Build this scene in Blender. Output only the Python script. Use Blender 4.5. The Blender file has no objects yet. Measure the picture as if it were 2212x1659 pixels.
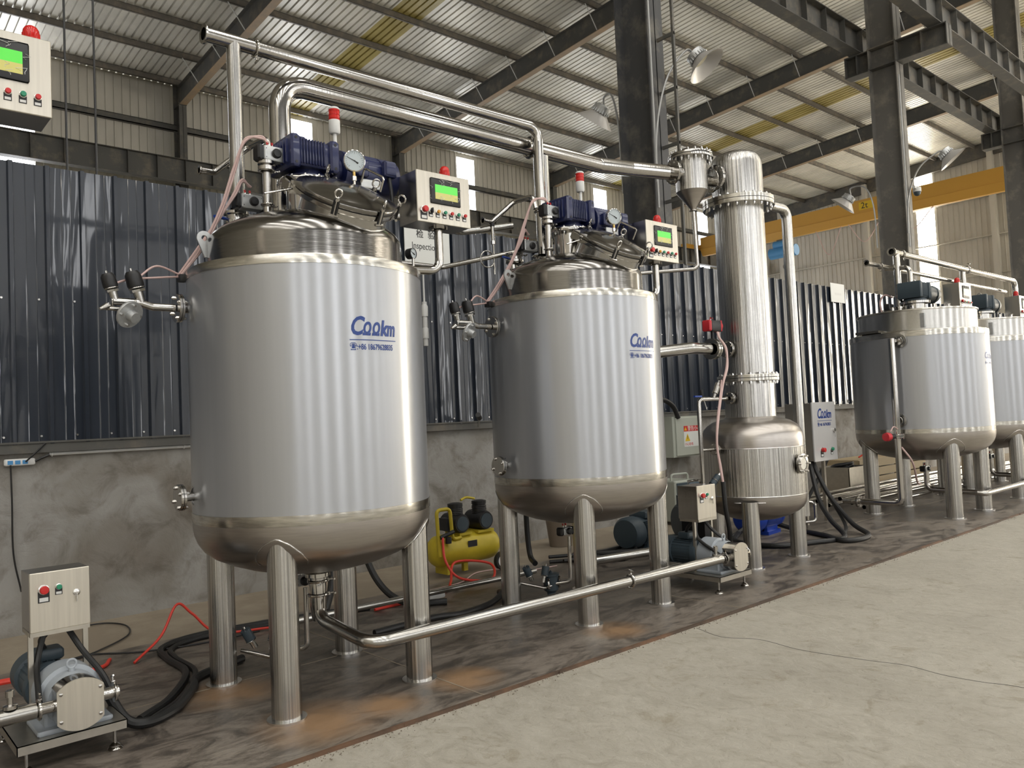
import bpy, math, random
from mathutils import Vector, Matrix, Euler
random.seed(7)
PI = math.pi
scene = bpy.context.scene
COL = scene.collection

# ------------------------------------------------------------------ camera, view, world, lights
cam_data = bpy.data.cameras.new('camera')
cam = bpy.data.objects.new('camera', cam_data)
COL.objects.link(cam)
cam_data.sensor_width = 36.0
cam_data.lens = 28.057
cam_data.clip_end = 300
cam_data.clip_start = 0.05
right = Vector((0.750701, -0.659082, -0.045378))
down = Vector((-0.005556, 0.062387, -0.998037))
fwd = Vector((0.660619, 0.749479, 0.043172))
mw = Matrix.Identity(4)
for i in range(3):
    mw[i][0] = right[i]; mw[i][1] = -down[i]; mw[i][2] = -fwd[i]
mw[2][3] = 1.5
cam.matrix_world = mw
scene.camera = cam

scene.view_settings.view_transform = 'Standard'
scene.view_settings.look = 'None'
scene.view_settings.gamma = 1.0
scene.view_settings.exposure = 0.0
scene.view_settings.use_curve_mapping = False
try:
    scene.cycles.max_bounces = 8
    scene.cycles.diffuse_bounces = 4
    scene.cycles.glossy_bounces = 5
    scene.cycles.sample_clamp_indirect = 6.0
    scene.cycles.use_denoising = True
    scene.cycles.caustics_reflective = False
    scene.cycles.caustics_refractive = False
except Exception:
    pass

world = bpy.data.worlds.new('overcast_sky'); scene.world = world
world.use_nodes = True
bg = world.node_tree.nodes['Background']
bg.inputs[0].default_value = (0.93, 0.97, 1.0, 1)
bg.inputs[1].default_value = 2.5

def area(name, loc, rot, sx, sy, power, col):
    d = bpy.data.lights.new(name, 'AREA'); d.shape = 'RECTANGLE'; d.size = sx; d.size_y = sy
    d.energy = power; d.color = col
    o = bpy.data.objects.new(name, d); o.location = loc; o.rotation_euler = rot; COL.objects.link(o)
    return o
WY = -13.0

# ------------------------------------------------------------------ mesh helpers
def V(*a): return Vector(a)
def frame_of(axis):
    z = Vector(axis).normalized()
    h = Vector((0, 0, 1)) if abs(z.z) < .9 else Vector((1, 0, 0))
    x = h.cross(z).normalized(); y = z.cross(x)
    return x, y, z
def fillet(pts, R, n=7):
    pts = [Vector(p) for p in pts]
    if len(pts) < 3: return pts
    out = [pts[0]]
    for i in range(1, len(pts)-1):
        p = pts[i]; a = (pts[i-1]-p); b = (pts[i+1]-p)
        la, lb = a.length, b.length
        a.normalize(); b.normalize()
        ang = a.angle(b)
        if ang > PI-.02: out.append(p); continue
        d = min(R/math.tan(ang/2), la*.49, lb*.49)
        s, e = p+a*d, p+b*d
        for k in range(n+1):
            t = k/n
            out.append(s*(1-t)**2 + p*2*t*(1-t) + e*t*t)
    out.append(pts[-1])
    return out
def spline(pts, n=8):
    P = [Vector(p) for p in pts]
    P = [P[0]*2-P[1]] + P + [P[-1]*2-P[-2]]
    out = []
    for i in range(1, len(P)-2):
        for k in range(n):
            t = k/n
            a, b, c, d = P[i-1], P[i], P[i+1], P[i+2]
            out.append(.5*((2*b)+(c-a)*t+(2*a-5*b+4*c-d)*t*t+(3*b-a-3*c+d)*t**3))
    out.append(P[-2])
    return out

class MB:
    def __init__(s): s.v = []; s.f = []; s.m = []; s.cur = 0
    def mat(s, i): s.cur = i; return s
    def add(s, vs, fs):
        o = len(s.v); s.v += [tuple(v) for v in vs]
        for f in fs: s.f.append(tuple(o+i for i in f)); s.m.append(s.cur)
        return s
    def box(s, x0, x1, y0, y1, z0, z1, M=None):
        vs = [(x, y, z) for z in (z0, z1) for y in (y0, y1) for x in (x0, x1)]
        if M is not None: vs = [M @ Vector(v) for v in vs]
        return s.add(vs, [(0, 2, 3, 1), (4, 5, 7, 6), (0, 1, 5, 4), (2, 6, 7, 3), (0, 4, 6, 2), (1, 3, 7, 5)])
    def rbox(s, x0, x1, y0, y1, z0, z1, b=.01, M=None):
        """box with chamfered edges"""
        def ring(ix, z):
            X0, X1, Y0, Y1 = x0+ix, x1-ix, y0+ix, y1-ix
            c = b
            return [(X0+c, Y0, z), (X1-c, Y0, z), (X1, Y0+c, z), (X1, Y1-c, z), (X1-c, Y1, z), (X0+c, Y1, z), (X0, Y1-c, z), (X0, Y0+c, z)]
        rs = ring(b*.7, z0)+ring(0, z0+b)+ring(0, z1-b)+ring(b*.7, z1)
        if M is not None: rs = [M @ Vector(v) for v in rs]
        fs = [tuple(range(7, -1, -1)), tuple(range(24, 32))]
        for k in range(3):
            for i in range(8):
                j = (i+1) % 8
                fs.append((k*8+i, k*8+j, k*8+8+j, k*8+8+i))
        return s.add(rs, fs)
    def cyl(s, p0, p1, r0, r1=None, n=20, caps=True):
        r1 = r0 if r1 is None else r1
        p0, p1 = Vector(p0), Vector(p1)
        x, y, z = frame_of(p1-p0)
        vs = []
        for p, r in ((p0, r0), (p1, r1)):
            for k in range(n):
                a = 2*PI*k/n; vs.append(p+x*(r*math.cos(a))+y*(r*math.sin(a)))
        fs = [(k, (k+1) % n, n+(k+1) % n, n+k) for k in range(n)]
        if caps: fs += [tuple(range(n-1, -1, -1)), tuple(range(n, 2*n))]
        return s.add(vs, fs)
    def hex(s, p, axis, r, h): 
        p = Vector(p); a = Vector(axis).normalized()
        return s.cyl(p, p+a*h, r, n=6)
    def tube(s, pts, r, n=12, caps=True):
        pts = [Vector(p) for p in pts]
        P = [pts[0]]
        for p in pts[1:]:
            if (p-P[-1]).length > 1e-5: P.append(p)
        pts = P; m = len(pts)
        x, y, z = frame_of(pts[1]-pts[0])
        vs = []
        for i in range(m):
            t = (pts[min(i+1, m-1)]-pts[max(i-1, 0)]).normalized()
            x = (x-t*x.dot(t)).normalized(); y = t.cross(x)
            rr = r[i] if isinstance(r, (list, tuple)) else r
            k0 = 1.0
            if 0 < i < m-1:
                a = (pts[i]-pts[i-1]).normalized().dot((pts[i+1]-pts[i]).normalized())
                k0 = 1.0/max(.75, math.sqrt(max(.1, (1+a)/2)))
            for k in range(n):
                a = 2*PI*k/n; vs.append(pts[i]+x*(rr*math.cos(a)*k0)+y*(rr*math.sin(a)*k0))
        fs = []
        for i in range(m-1):
            for k in range(n):
                j = (k+1) % n
                fs.append((i*n+k, i*n+j, (i+1)*n+j, (i+1)*n+k))
        if caps: fs += [tuple(range(n-1, -1, -1)), tuple(range((m-1)*n, m*n))]
        return s.add(vs, fs)
    def lathe(s, prof, c=(0, 0, 0), axis=(0, 0, 1), n=48, closed=False, a0=0, a1=2*PI):
        """prof: list of (r, h) along the axis"""
        c = Vector(c); x, y, z = frame_of(axis)
        full = abs(a1-a0-2*PI) < 1e-6
        cols = n if full else n+1
        vs = []; idx = []
        for r, h in prof:
            if r < 1e-6:
                vs.append(c+z*h); idx.append([len(vs)-1]*cols)
            else:
                row = []
                for k in range(cols):
                    a = a0+(a1-a0)*k/n
                    vs.append(c+z*h+x*(r*math.cos(a))+y*(r*math.sin(a))); row.append(len(vs)-1)
                idx.append(row)
        fs = []
        rng = list(range(len(prof)-1))+([len(prof)-1] if closed else [])
        for i in rng:
            A, B = idx[i], idx[(i+1) % len(prof)]
            for k in range(n):
                j = (k+1) % cols
                q = []
                for w in (A[k], A[j], B[j], B[k]):
                    if w not in q: q.append(w)
                if len(q) > 2: fs.append(tuple(q))
        return s.add(vs, fs)
    def torus(s, c, axis, R, r, n=20, m=8, a0=0, a1=2*PI):
        pr = [(R+r*math.cos(2*PI*k/m), r*math.sin(2*PI*k/m)) for k in range(m)]
        return s.lathe(pr, c, axis, n, closed=True, a0=a0, a1=a1)
    def prism(s, poly, y0, y1, M=None):
        """polygon in XZ extruded along Y"""
        n = len(poly)
        vs = [(x, y0, z) for x, z in poly]+[(x, y1, z) for x, z in poly]
        if M is not None: vs = [M @ Vector(v) for v in vs]
        return s.add(vs, [tuple(range(n)), tuple(range(2*n-1, n-1, -1))]+[(i, n+i, n+(i+1) % n, (i+1) % n) for i in range(n)])
    def build(s, name, mats, parent=None, origin=None, rot=None, smooth=True, ang=35):
        me = bpy.data.meshes.new(name)
        vs = s.v
        if origin is not None:
            O = Vector(origin); vs = [tuple(Vector(v)-O) for v in vs]
        me.from_pydata(vs, [], s.f)
        if not isinstance(mats, (list, tuple)): mats = [mats]
        for mt in mats: me.materials.append(mt)
        if len(mats) > 1: me.polygons.foreach_set('material_index', s.m)
        if smooth:
            me.polygons.foreach_set('use_smooth', [True]*len(me.polygons))
            try: me.set_sharp_from_angle(angle=math.radians(ang))
            except Exception: pass
        me.update()
        o = bpy.data.objects.new(name, me); COL.objects.link(o)
        if origin is not None: o.location = origin
        if rot is not None: o.rotation_euler = rot
        if parent is not None: o.parent = parent
        return o

def tag(o, label=None, cat=None, group=None, kind=None):
    if label: o['label'] = label
    if cat: o['category'] = cat
    if group: o['group'] = group
    if kind: o['kind'] = kind
    return o
def thing(name, label, cat, loc=(0, 0, 0), rz=0, group=None):
    o = bpy.data.objects.new(name, None); COL.objects.link(o)
    o.empty_display_size = .1
    o.location = loc; o.rotation_euler = (0, 0, rz)
    return tag(o, label, cat, group)
def copy_tree(o, parent=None):
    c = o.copy(); COL.objects.link(c); c.parent = parent
    for ch in list(o.children): copy_tree(ch, c)
    return c
def dup(root, off, label=None, group=None, rz=None):
    c = copy_tree(root)
    c.location = Vector(root.location)+Vector(off)
    if label: c['label'] = label
    if group: c['group'] = group
    if rz is not None: c.rotation_euler = (0, 0, rz)
    return c
def struct(o): o['kind'] = 'structure'; return o
def pipe(name, pts, r, m, label, cat='pipe', R=None, n=16, group=None, parent=None):
    P = fillet(pts, R if R is not None else r*2.6)
    b = MB(); b.tube(P, r, n)
    o = b.build(name, m, parent, origin=None if parent else pts[0])
    if not parent: tag(o, label, cat, group)
    return o
def bolts(parent, c, axis, R, n, br, h, m, off=0, phase=0, two=None):
    """bolt heads on a circle; each one a child mesh. two = distance to the nut side"""
    x, y, z = frame_of(axis)
    b = MB(); b.hex((0, 0, 0), (0, 0, 1), br, h)
    if two: b.hex((0, 0, -two-h*1.2), (0, 0, 1), br, h*1.2); b.cyl((0, 0, -two-h*2), (0, 0, h*1.5), br*.55, n=8)
    first = None
    q = Vector((0, 0, 1)).rotation_difference(z)
    for k in range(n):
        a = phase+2*PI*k/n
        if first is None:
            o = first = b.build('bolt', m, parent)
        else:
            o = first.copy(); COL.objects.link(o)
        o.rotation_mode = 'QUATERNION'; o.rotation_quaternion = q
        o.location = Vector(c)+x*(R*math.cos(a))+y*(R*math.sin(a))+z*off
def flange(parent, c, axis, r, t, m, mg, nb=4, br=.01, bore=None, name='flange', phase=.4):
    """pair of bolted discs with a dark gasket between, centred on c"""
    b = MB(); g = t*.12
    b.lathe([(0, -t-g), (r*.97, -t-g), (r, -t-g+r*.03), (r, -g), (0, -g)], c, axis, 32)
    b.lathe([(0, g), (r, g), (r, t+g-r*.03), (r*.97, t+g), (0, t+g)], c, axis, 32)
    b.mat(1).lathe([(r*.96, -g), (r*.96, g)], c, axis, 32)
    o = b.build(name, [m, mg], parent)
    if nb:
        bolts(o, c, axis, r*.8, nb, br, br*.8, m, off=t+g, phase=phase, two=2*(t+g))
    return o
def clamp(parent, c, axis, r, m, name='clamp', side=(0, 0, -1)):
    """hygienic tri-clamp with wing nut"""
    b = MB()
    b.torus(c, axis, r*1.12, r*.17, 24, 8)
    x, y, z = frame_of(axis); sd = Vector(side); sd = (sd-z*sd.dot(z)).normalized()
    p = Vector(c)+sd*r*1.3
    b.cyl(p-z*r*.2, p+z*r*.2, r*.14, n=8)
    b.cyl(p, p+sd*r*.8, r*.1, n=8)
    t = sd.cross(z)
    b.cyl(p+sd*r*.65-t*r*.45, p+sd*r*.65+t*r*.45, r*.12, n=8)
    return b.build(name, m, parent)

# ------------------------------------------------------------------ materials
def newmat(name):
    m = bpy.data.materials.new(name); m.use_nodes = True
    nt = m.node_tree; p = nt.nodes['Principled BSDF']
    return m, nt, p
def simple(name, col, rough=.5, metal=0., **kw):
    m, nt, p = newmat(name)
    p.inputs['Base Color'].default_value = (*col, 1); p.inputs['Roughness'].default_value = rough
    p.inputs['Metallic'].default_value = metal
    for k, v in kw.items(): p.inputs[k.replace('_', ' ')].default_value = v
    return m
def N(nt, t, **kw):
    n = nt.nodes.new(t)
    for k, v in kw.items(): setattr(n, k, v)
    return n
def coords(nt, scale=(1, 1, 1), kind='Object'):
    tc = N(nt, 'ShaderNodeTexCoord'); mp = N(nt, 'ShaderNodeMapping')
    mp.inputs['Scale'].default_value = scale
    nt.links.new(tc.outputs[kind], mp.inputs[0]); return mp.outputs[0]
def noise(nt, vec, scale, detail=3, rough=.5, dist=0):
    n = N(nt, 'ShaderNodeTexNoise'); n.inputs['Scale'].default_value = scale
    n.inputs['Detail'].default_value = detail; n.inputs['Roughness'].default_value = rough
    n.inputs['Distortion'].default_value = dist
    nt.links.new(vec, n.inputs['Vector']); return n.outputs['Fac']
def ramp(nt, fac, stops):
    r = N(nt, 'ShaderNodeValToRGB'); e = r.color_ramp.elements
    while len(e) < len(stops): e.new(.5)
    for el, (p, c) in zip(e, stops): el.position = p; el.color = (*c, 1) if len(c) == 3 else c
    nt.links.new(fac, r.inputs[0]); return r.outputs[0]
def mix(nt, fac, a, b, mode='MIX'):
    m = N(nt, 'ShaderNodeMix'); m.data_type = 'RGBA'; m.blend_type = mode
    for s, i in ((fac, 0), (a, 6), (b, 7)):
        if isinstance(s, (int, float)): m.inputs[i].default_value = s
        elif isinstance(s, tuple): m.inputs[i].default_value = (*s, 1)
        else: nt.links.new(s, m.inputs[i])
    return m.outputs[2]
def bump(nt, p, h, strength, dist=.01):
    b = N(nt, 'ShaderNodeBump'); b.inputs['Strength'].default_value = strength; b.inputs['Distance'].default_value = dist
    nt.links.new(h, b.inputs['Height']); nt.links.new(b.outputs[0], p.inputs['Normal'])
def steel(name, col, rough, brush=(1, 1, 1), bs=40, bstr=.05, var=.06, metal=1., aniso=0, bd=.0035):
    m, nt, p = newmat(name)
    v = coords(nt, brush)
    f = noise(nt, v, bs, 3, .6)
    c = ramp(nt, f, [(.34, tuple(x*(1-var) for x in col)), (.66, tuple(min(1, x*(1+var)) for x in col))])
    nt.links.new(c, p.inputs['Base Color'])
    p.inputs['Metallic'].default_value = metal; p.inputs['Roughness'].default_value = rough
    if bstr: bump(nt, p, f, bstr, bd)
    if aniso:
        t = N(nt, 'ShaderNodeTangent'); t.direction_type = 'RADIAL'; t.axis = 'Z'
        nt.links.new(t.outputs[0], p.inputs['Tangent'])
        p.inputs['Anisotropic'].default_value = aniso; p.inputs['Anisotropic Rotation'].default_value = .25
    return m

M = {}
M['steel'] = steel('brushed_stainless', (.45, .44, .415), .2, (1, 1, 1), 60, .0)
M['tube'] = steel('polished_tube', (.50, .485, .46), .12, (60, 60, .6), 1.2, .1)
M['leg'] = steel('polished_leg', (.50, .49, .47), .17, (38, 38, .12), 1.7, .9, .35, aniso=.85, bd=.006)  # vertical base streaks stand for polishing marks and striped reflections
M['film'] = steel('film_wrapped_steel', (.43, .44, .46), .3, (9, 9, .25), 1.0, .04, .04, metal=.65, aniso=.8)
M['band'] = steel('bare_steel_band', (.58, .56, .51), .22, (5, 5, 40), 2.0, .06, .2, aniso=.85)
M['head'] = steel('satin_steel_head', (.25, .24, .225), .16, (3, 3, 40), 2.0, .1)  # base darkened to carry the dark roof reflected in the heads
M['belly'] = steel('satin_steel_belly', (.42, .39, .36), .3, (3, 3, 40), 2.0, .08)
M['panel'] = steel('satin_steel_cabinet', (.62, .58, .50), .34, (30, 30, 1), 2, .02, metal=.75)
M['dark_panel'] = steel('satin_cabinet_side', (.5, .48, .45), .25, (30, 30, 1), 2, .02)
M['cart'] = steel('cart_steel', (.55, .52, .46), .35, (4, 4, 4), 3, .05)
M['blue'] = simple('dark_blue_enamel', (.012, .018, .075), .3, 0, Coat_Weight=.25)
M['gmotor'] = simple('blue_grey_enamel', (.045, .065, .08), .45)
M['greyp'] = simple('light_grey_enamel', (.36, .39, .42), .4)
M['black'] = simple('black_plastic', (.012, .012, .013), .4)
M['rubber'] = simple('black_rubber', (.012, .012, .012), .5)
M['silver'] = steel('aluminium_anodised', (.55, .56, .56), .4, (1, 1, 1), 30, 0, metal=.7)
M['white'] = simple('white_plastic', (.72, .72, .70), .45)
M['dial'] = simple('gauge_dial', (.50, .56, .58), .3)
M['red'] = simple('red_button', (.55, .02, .02), .35)
M['green'] = simple('green_button', (.02, .24, .13), .35)
M['amber'] = simple('amber_button', (.62, .28, .02), .35)
M['redact'] = simple('red_painted_cap', (.55, .03, .04), .4)
M['lens'] = simple('red_lens', (.75, .02, .015), .15, 0, Transmission_Weight=.25)
M['hose'] = simple('pink_air_hose', (.62, .44, .41), .4)
M['redhose'] = simple('red_air_hose', (.7, .05, .03), .4)
M['yellow'] = steel('yellow_tank_paint', (.58, .45, .03), .4, (1, 1, 1), 9, 0, metal=0)
M['crane'] = simple('crane_yellow', (.62, .33, .05), .5)
M['hoistblue'] = simple('hoist_blue', (.07, .27, .55), .45)
M['logo'] = simple('blue_print', (.012, .045, .22), .4)
M['ink'] = simple('dark_print', (.03, .03, .03), .5)
M['glass'] = simple('sight_glass', (.5, .55, .5), .05, 0, Transmission_Weight=.9)
M['paper'] = simple('sign_board', (.72, .73, .70), .5)
M['wood'] = simple('pale_timber', (.42, .33, .2), .7)
M['cream'] = simple('cream_box_paint', (.42, .44, .38), .45)
M['signred'] = simple('sign_red', (.55, .03, .03), .5)
M['signyellow'] = simple('sign_yellow', (.75, .5, .02), .5)
M['brass'] = simple('brass', (.6, .42, .15), .3, 1)
M['conduit'] = simple('white_conduit', (.66, .66, .64), .5)
M['scrgreen'] = simple('screen_green', (.05, .3, .05), .2, 0, Emission_Color=(.14, .75, .08, 1), Emission_Strength=.75)
M['scryellow'] = simple('screen_yellow', (.3, .28, .1), .2, 0, Emission_Color=(.6, .55, .15, 1), Emission_Strength=.6)
M['bolt'] = steel('bolt_steel', (.7, .69, .67), .25, (1, 1, 1), 10, 0)
M['arm'] = simple('galvanised_arm', (.35, .35, .34), .4, .6)
M['shade'] = simple('lamp_shade', (.55, .53, .50), .35, .3)
M['bulb'] = simple('lamp_diffuser', (.6, .55, .4), .4)
M['blueband'] = simple('blue_handle', (.01, .05, .3), .4)

# painted steel frame, dusty
def frame_mat(name, dark, rust, amt):
    m, nt, p = newmat(name)
    v = coords(nt, (1, 1, 1))
    f = noise(nt, v, 2.2, 6, .65)
    c = ramp(nt, f, [(0, dark), (amt, dark), (min(.99, amt+.2), rust)])
    nt.links.new(c, p.inputs['Base Color']); p.inputs['Roughness'].default_value = .6
    return m
M['frame'] = frame_mat('painted_frame_steel', (.09, .088, .08), (.18, .155, .12), .5)
M['frame_rust'] = frame_mat('rusty_flange_steel', (.30, .225, .15), (.38, .26, .15), .45)
M['purlin'] = frame_mat('purlin_steel', (.15, .135, .115), (.26, .22, .17), .5)
M['column'] = frame_mat('column_steel', (.06, .06, .062), (.15, .14, .12), .5)
M['column_hazed'] = frame_mat('hazed_column_steel', (.15, .142, .128), (.26, .24, .20), .5)  # lighter copy of the column steel, distance haze mixed into its colour

def clad_mat():
    m, nt, p = newmat('dark_blue_cladding')
    p.inputs['Base Color'].default_value = (.018, .024, .036, 1)
    p.inputs['Roughness'].default_value = .3
    p.inputs['Specular IOR Level'].default_value = .4
    p.inputs['Coat Weight'].default_value = .7; p.inputs['Coat Roughness'].default_value = .06
    p.inputs['Metallic'].default_value = 0
    v = coords(nt, (3.5, 3.5, .45)); f = noise(nt, v, 1.0, 2.5, .5, .5)
    b = N(nt, 'ShaderNodeBump'); b.inputs['Strength'].default_value = .55; b.inputs['Distance'].default_value = .022
    nt.links.new(f, b.inputs['Height']); nt.links.new(b.outputs[0], p.inputs['Normal']); nt.links.new(b.outputs[0], p.inputs['Coat Normal'])
    return m
M['clad'] = clad_mat()

def concrete_wall():
    m, nt, p = newmat('smeared_render')
    v = coords(nt, (1, 1, 1))
    f1 = noise(nt, v, 1.5, 4, .5, .5); f2 = noise(nt, v, 3.6, 9, .66, .5)
    c = ramp(nt, f1, [(.3, (.19, .165, .135)), (.45, (.25, .235, .21)), (.58, (.33, .32, .30)), (.8, (.27, .255, .23))])
    c2 = ramp(nt, f2, [(.35, (.62, .59, .55)), (.47, (.9, .89, .88)), (.52, (1, 1, 1)), (.8, (1, 1, .98))])
    c = mix(nt, .9, c, c2, 'MULTIPLY')
    nt.links.new(c, p.inputs['Base Color']); p.inputs['Roughness'].default_value = .85
    bump(nt, p, f2, .6, .03); return m
M['render'] = concrete_wall()

def floor_mat():
    m, nt, p = newmat('worn_concrete_floor')
    v = coords(nt, (1, 1, 1))
    f1 = noise(nt, v, .7, 5, .6, .5); f2 = noise(nt, coords(nt, (1.6, 1, 1)), 5, 8, .68, 1.6); f3 = noise(nt, v, 34, 6, .7, .8); f4 = noise(nt, v, 2.2, 6, .7, 2.0)
    c = ramp(nt, f1, [(.3, (.37, .345, .29)), (.55, (.44, .412, .35)), (.8, (.38, .355, .30))])
    c2 = ramp(nt, f2, [(.3, (.70, .68, .64)), (.45, (.93, .92, .90)), (.6, (1.05, 1.05, 1.05))])
    c = mix(nt, .8, c, c2, 'MULTIPLY')
    c3 = ramp(nt, f3, [(.28, (.45, .42, .38)), (.38, (.92, .92, .91)), (.6, (1, 1, 1)), (.72, (1.12, 1.12, 1.1))])
    c = mix(nt, .7, c, c3, 'MULTIPLY')
    c4 = ramp(nt, f4, [(.32, (.72, .68, .60)), (.42, (1, 1, 1))])
    c = mix(nt, .7, c, c4, 'MULTIPLY')
    nt.links.new(c, p.inputs['Base Color'])
    r = ramp(nt, f2, [(.3, (.5, .5, .5)), (.7, (.68, .68, .68))]); nt.links.new(r, p.inputs['Roughness'])
    mm = N(nt, 'ShaderNodeMath', operation='ADD'); nt.links.new(f3, mm.inputs[0]); nt.links.new(f2, mm.inputs[1])
    bump(nt, p, mm.outputs[0], .45, .012); return m
M['floor'] = floor_mat()

def plate_mat():
    m, nt, p = newmat('dusty_steel_plate')
    v = coords(nt, (1, 1, 1))
    f1 = noise(nt, v, .9, 6, .62, .8); f2 = noise(nt, coords(nt, (.8, 1.7, 1)), 2.6, 9, .72, 1.2); f5 = noise(nt, coords(nt, (1.0, 3.0, 1)), 11, 6, .7, 1.0)
    c = ramp(nt, f1, [(.3, (.15, .125, .10)), (.5, (.21, .18, .15)), (.75, (.27, .24, .20))])
    scuff = ramp(nt, f2, [(.38, (.2, .195, .2)), (.47, (.6, .59, .58)), (.54, (1, 1, 1)), (1, (1.1, 1.1, 1.1))])
    c = mix(nt, .9, c, scuff, 'MULTIPLY')
    sc2 = ramp(nt, f5, [(.3, (.6, .59, .58)), (.5, (1, 1, 1)), (.7, (1.15, 1.14, 1.12))])
    c = mix(nt, .7, c, sc2, 'MULTIPLY')
    # rust stains spreading from some of the feet
    tc = N(nt, 'ShaderNodeTexCoord'); tot = None
    nz = noise(nt, v, 3.0, 5, .65, .5)
    for (x, y, rad) in ((1.95, 3.80, .42), (1.80, 4.62, .38), (2.85, 3.78, .30), (2.3, 3.75, .28), (4.2, 3.8, .3)):
        d = N(nt, 'ShaderNodeVectorMath', operation='DISTANCE'); d.inputs[1].default_value = (x, y, 0)
        nt.links.new(tc.outputs['Object'], d.inputs[0])
        q = N(nt, 'ShaderNodeMapRange'); q.inputs[1].default_value = rad; q.inputs[2].default_value = 0; q.inputs[3].default_value = 0; q.inputs[4].default_value = 1
        nt.links.new(d.outputs['Value'], q.inputs[0])
        if tot is None: tot = q.outputs[0]
        else:
            mx = N(nt, 'ShaderNodeMath', operation='MAXIMUM'); nt.links.new(tot, mx.inputs[0]); nt.links.new(q.outputs[0], mx.inputs[1]); tot = mx.outputs[0]
    mu = N(nt, 'ShaderNodeMath', operation='MULTIPLY'); nt.links.new(tot, mu.inputs[0]); nt.links.new(nz, mu.inputs[1])
    rf = ramp(nt, mu.outputs[0], [(.06, (0, 0, 0)), (.38, (.85, .85, .85))])
    c = mix(nt, rf, c, (.33, .20, .105))
    nt.links.new(c, p.inputs['Base Color'])
    r = ramp(nt, f2, [(.35, (.32, .32, .32)), (.6, (.55, .55, .55))]); nt.links.new(r, p.inputs['Roughness'])
    p.inputs['Metallic'].default_value = .1
    bump(nt, p, f2, .1, .006); return m
M['plate'] = plate_mat()
M['edge_rust'] = frame_mat('rusty_plate_edge', (.07, .045, .03), (.17, .09, .05), .45)
M['dirt'] = frame_mat('dusty_ground', (.26, .215, .16), (.33, .28, .21), .45)
M['grit'] = simple('grit', (.2, .17, .13), .9)

def upper_wall():
    m, nt, p = newmat('beige_wall_sheet')
    f = noise(nt, coords(nt, (1, 1, .3)), 1.2, 5, .6)
    c = ramp(nt, f, [(.3, (.46, .435, .375)), (.7, (.58, .55, .48))])
    nt.links.new(c, p.inputs['Base Color']); p.inputs['Roughness'].default_value = .5
    return m
M['wall'] = upper_wall()
M['near_wall'] = simple('dark_near_wall_sheet', (.09, .09, .085), .6)
def roof_mat(name, a, b, metal):
    m, nt, p = newmat(name)
    v = coords(nt, (1, .5, 1)); f = noise(nt, v, .9, 5, .6, .5)
    c = ramp(nt, f, [(.35, a), (.65, b)])
    nt.links.new(c, p.inputs['Base Color']); p.inputs['Metallic'].default_value = metal
    p.inputs['Roughness'].default_value = .38
    b2 = noise(nt, v, 3, 4, .6); bump(nt, p, b2, .25, .03)
    return m
M['roof'] = roof_mat('zinc_roof_sheet', (.62, .60, .54), (.82, .79, .71), .2)
M['oldsky'] = roof_mat('yellowed_rooflight', (.32, .26, .07), (.46, .38, .14), 0)
def emis(name, col, s):
    m, nt, p = newmat(name)
    p.inputs['Base Color'].default_value = (.8, .8, .8, 1)
    p.inputs['Emission Color'].default_value = (*col, 1); p.inputs['Emission Strength'].default_value = s
    return m
M['window'] = emis('daylight_panel', (.95, .97, 1.0), 9.0)
M['window_near'] = emis('daylight_panel_near', (.97, .98, 1.0), 7.5)
M['added_wall_glow'] = emis('added_wall_glow_panel', (.95, .96, 1.0), .16)  # unseen glow panels, added for soft light on the tank fronts
M['added_roof_glow'] = emis('added_rooflight', (1.0, .98, .94), 8.0)  # unseen roof glow, added to light the floor from above
M['added_roof_glow_warm'] = emis('added_warm_rooflight', (1.0, .93, .80), 16.0)  # warmer roof glow, added to brighten the floor towards the far end
M['window_end'] = emis('daylight_panel_end', (1.0, .92, .78), 20.0)

# ------------------------------------------------------------------ the hall
YB = 28.8            # outer wall of the far aisle
XF = [-8.4, .75, 9.9, 19.05, 28.2, 37.35]   # steel frames
XE = 46.5            # end wall
XS = -14.0
WINX = [4.95, 14.75, 23.1, 32.4, 41.8]
def zr(y): return 13.95+.062*(28.5-max(y, 7.8))-.062*max(0, 7.8-y)

b = MB(); b.box(XS-1, XE+1, WY-1, YB+1, -.3, -.012)
FL = struct(b.build('floor', M['floor'], smooth=False))
b = MB(); b.tube(spline([(4.62, 3.42, -.0125), (4.54, 3.16, -.0125), (4.64, 2.94, -.0125), (4.60, 2.66, -.0125), (4.62, 2.43, -.0125), (4.66, 2.21, -.0125), (4.70, 2.03, -.0125), (4.66, 1.82, -.0125), (4.67, 1.63, -.0125), (4.71, 1.44, -.0125), (4.66, .9, -.0125), (4.75, .2, -.0125)], 5), .0022, 4); b.build('crack', M['ink'], FL)
# concrete floor surface in front, steel plate strip under the machines, dusty ground behind
b = MB(); b.add([(XS, WY, -.011), (XE, WY, -.011), (XE, 3.45, -.011), (XS, 3.45, -.011)], [(0, 1, 2, 3)])
b = MB(); b.box(XS, XE, 3.46, 6.15, -.011, 0)
pl = b.build('steel_floor_plate', M['plate'], smooth=False)
tag(pl, 'long strip of dusty dark steel floor plates under the stainless tanks', 'floor plate')
e = MB()
x = -3.0
while x < 40:
    w = random.uniform(.35, .9)
    e.box(x, x+w, 3.444-random.uniform(0, .009), 3.462, -.012, .003+random.uniform(0, .002)); x += w
e.build('rusty_edge', M['edge_rust'], pl, smooth=False)
for xs in (-2.2, .3, 2.75, 5.25, 7.75, 10.2, 12.7, 15.2, 17.7):
    s = MB(); s.box(xs, xs+.008, 3.46, 6.15, 0, .0015); s.build('seam', M['dirt'], pl, smooth=False)
s = MB(); s.box(XS, XE, 4.78, 4.79, 0, .0015); s.build('seam', M['dirt'], pl, smooth=False)
b = MB(); b.box(XS, XE, 6.15, 7.25, -.011, -.002)
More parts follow.
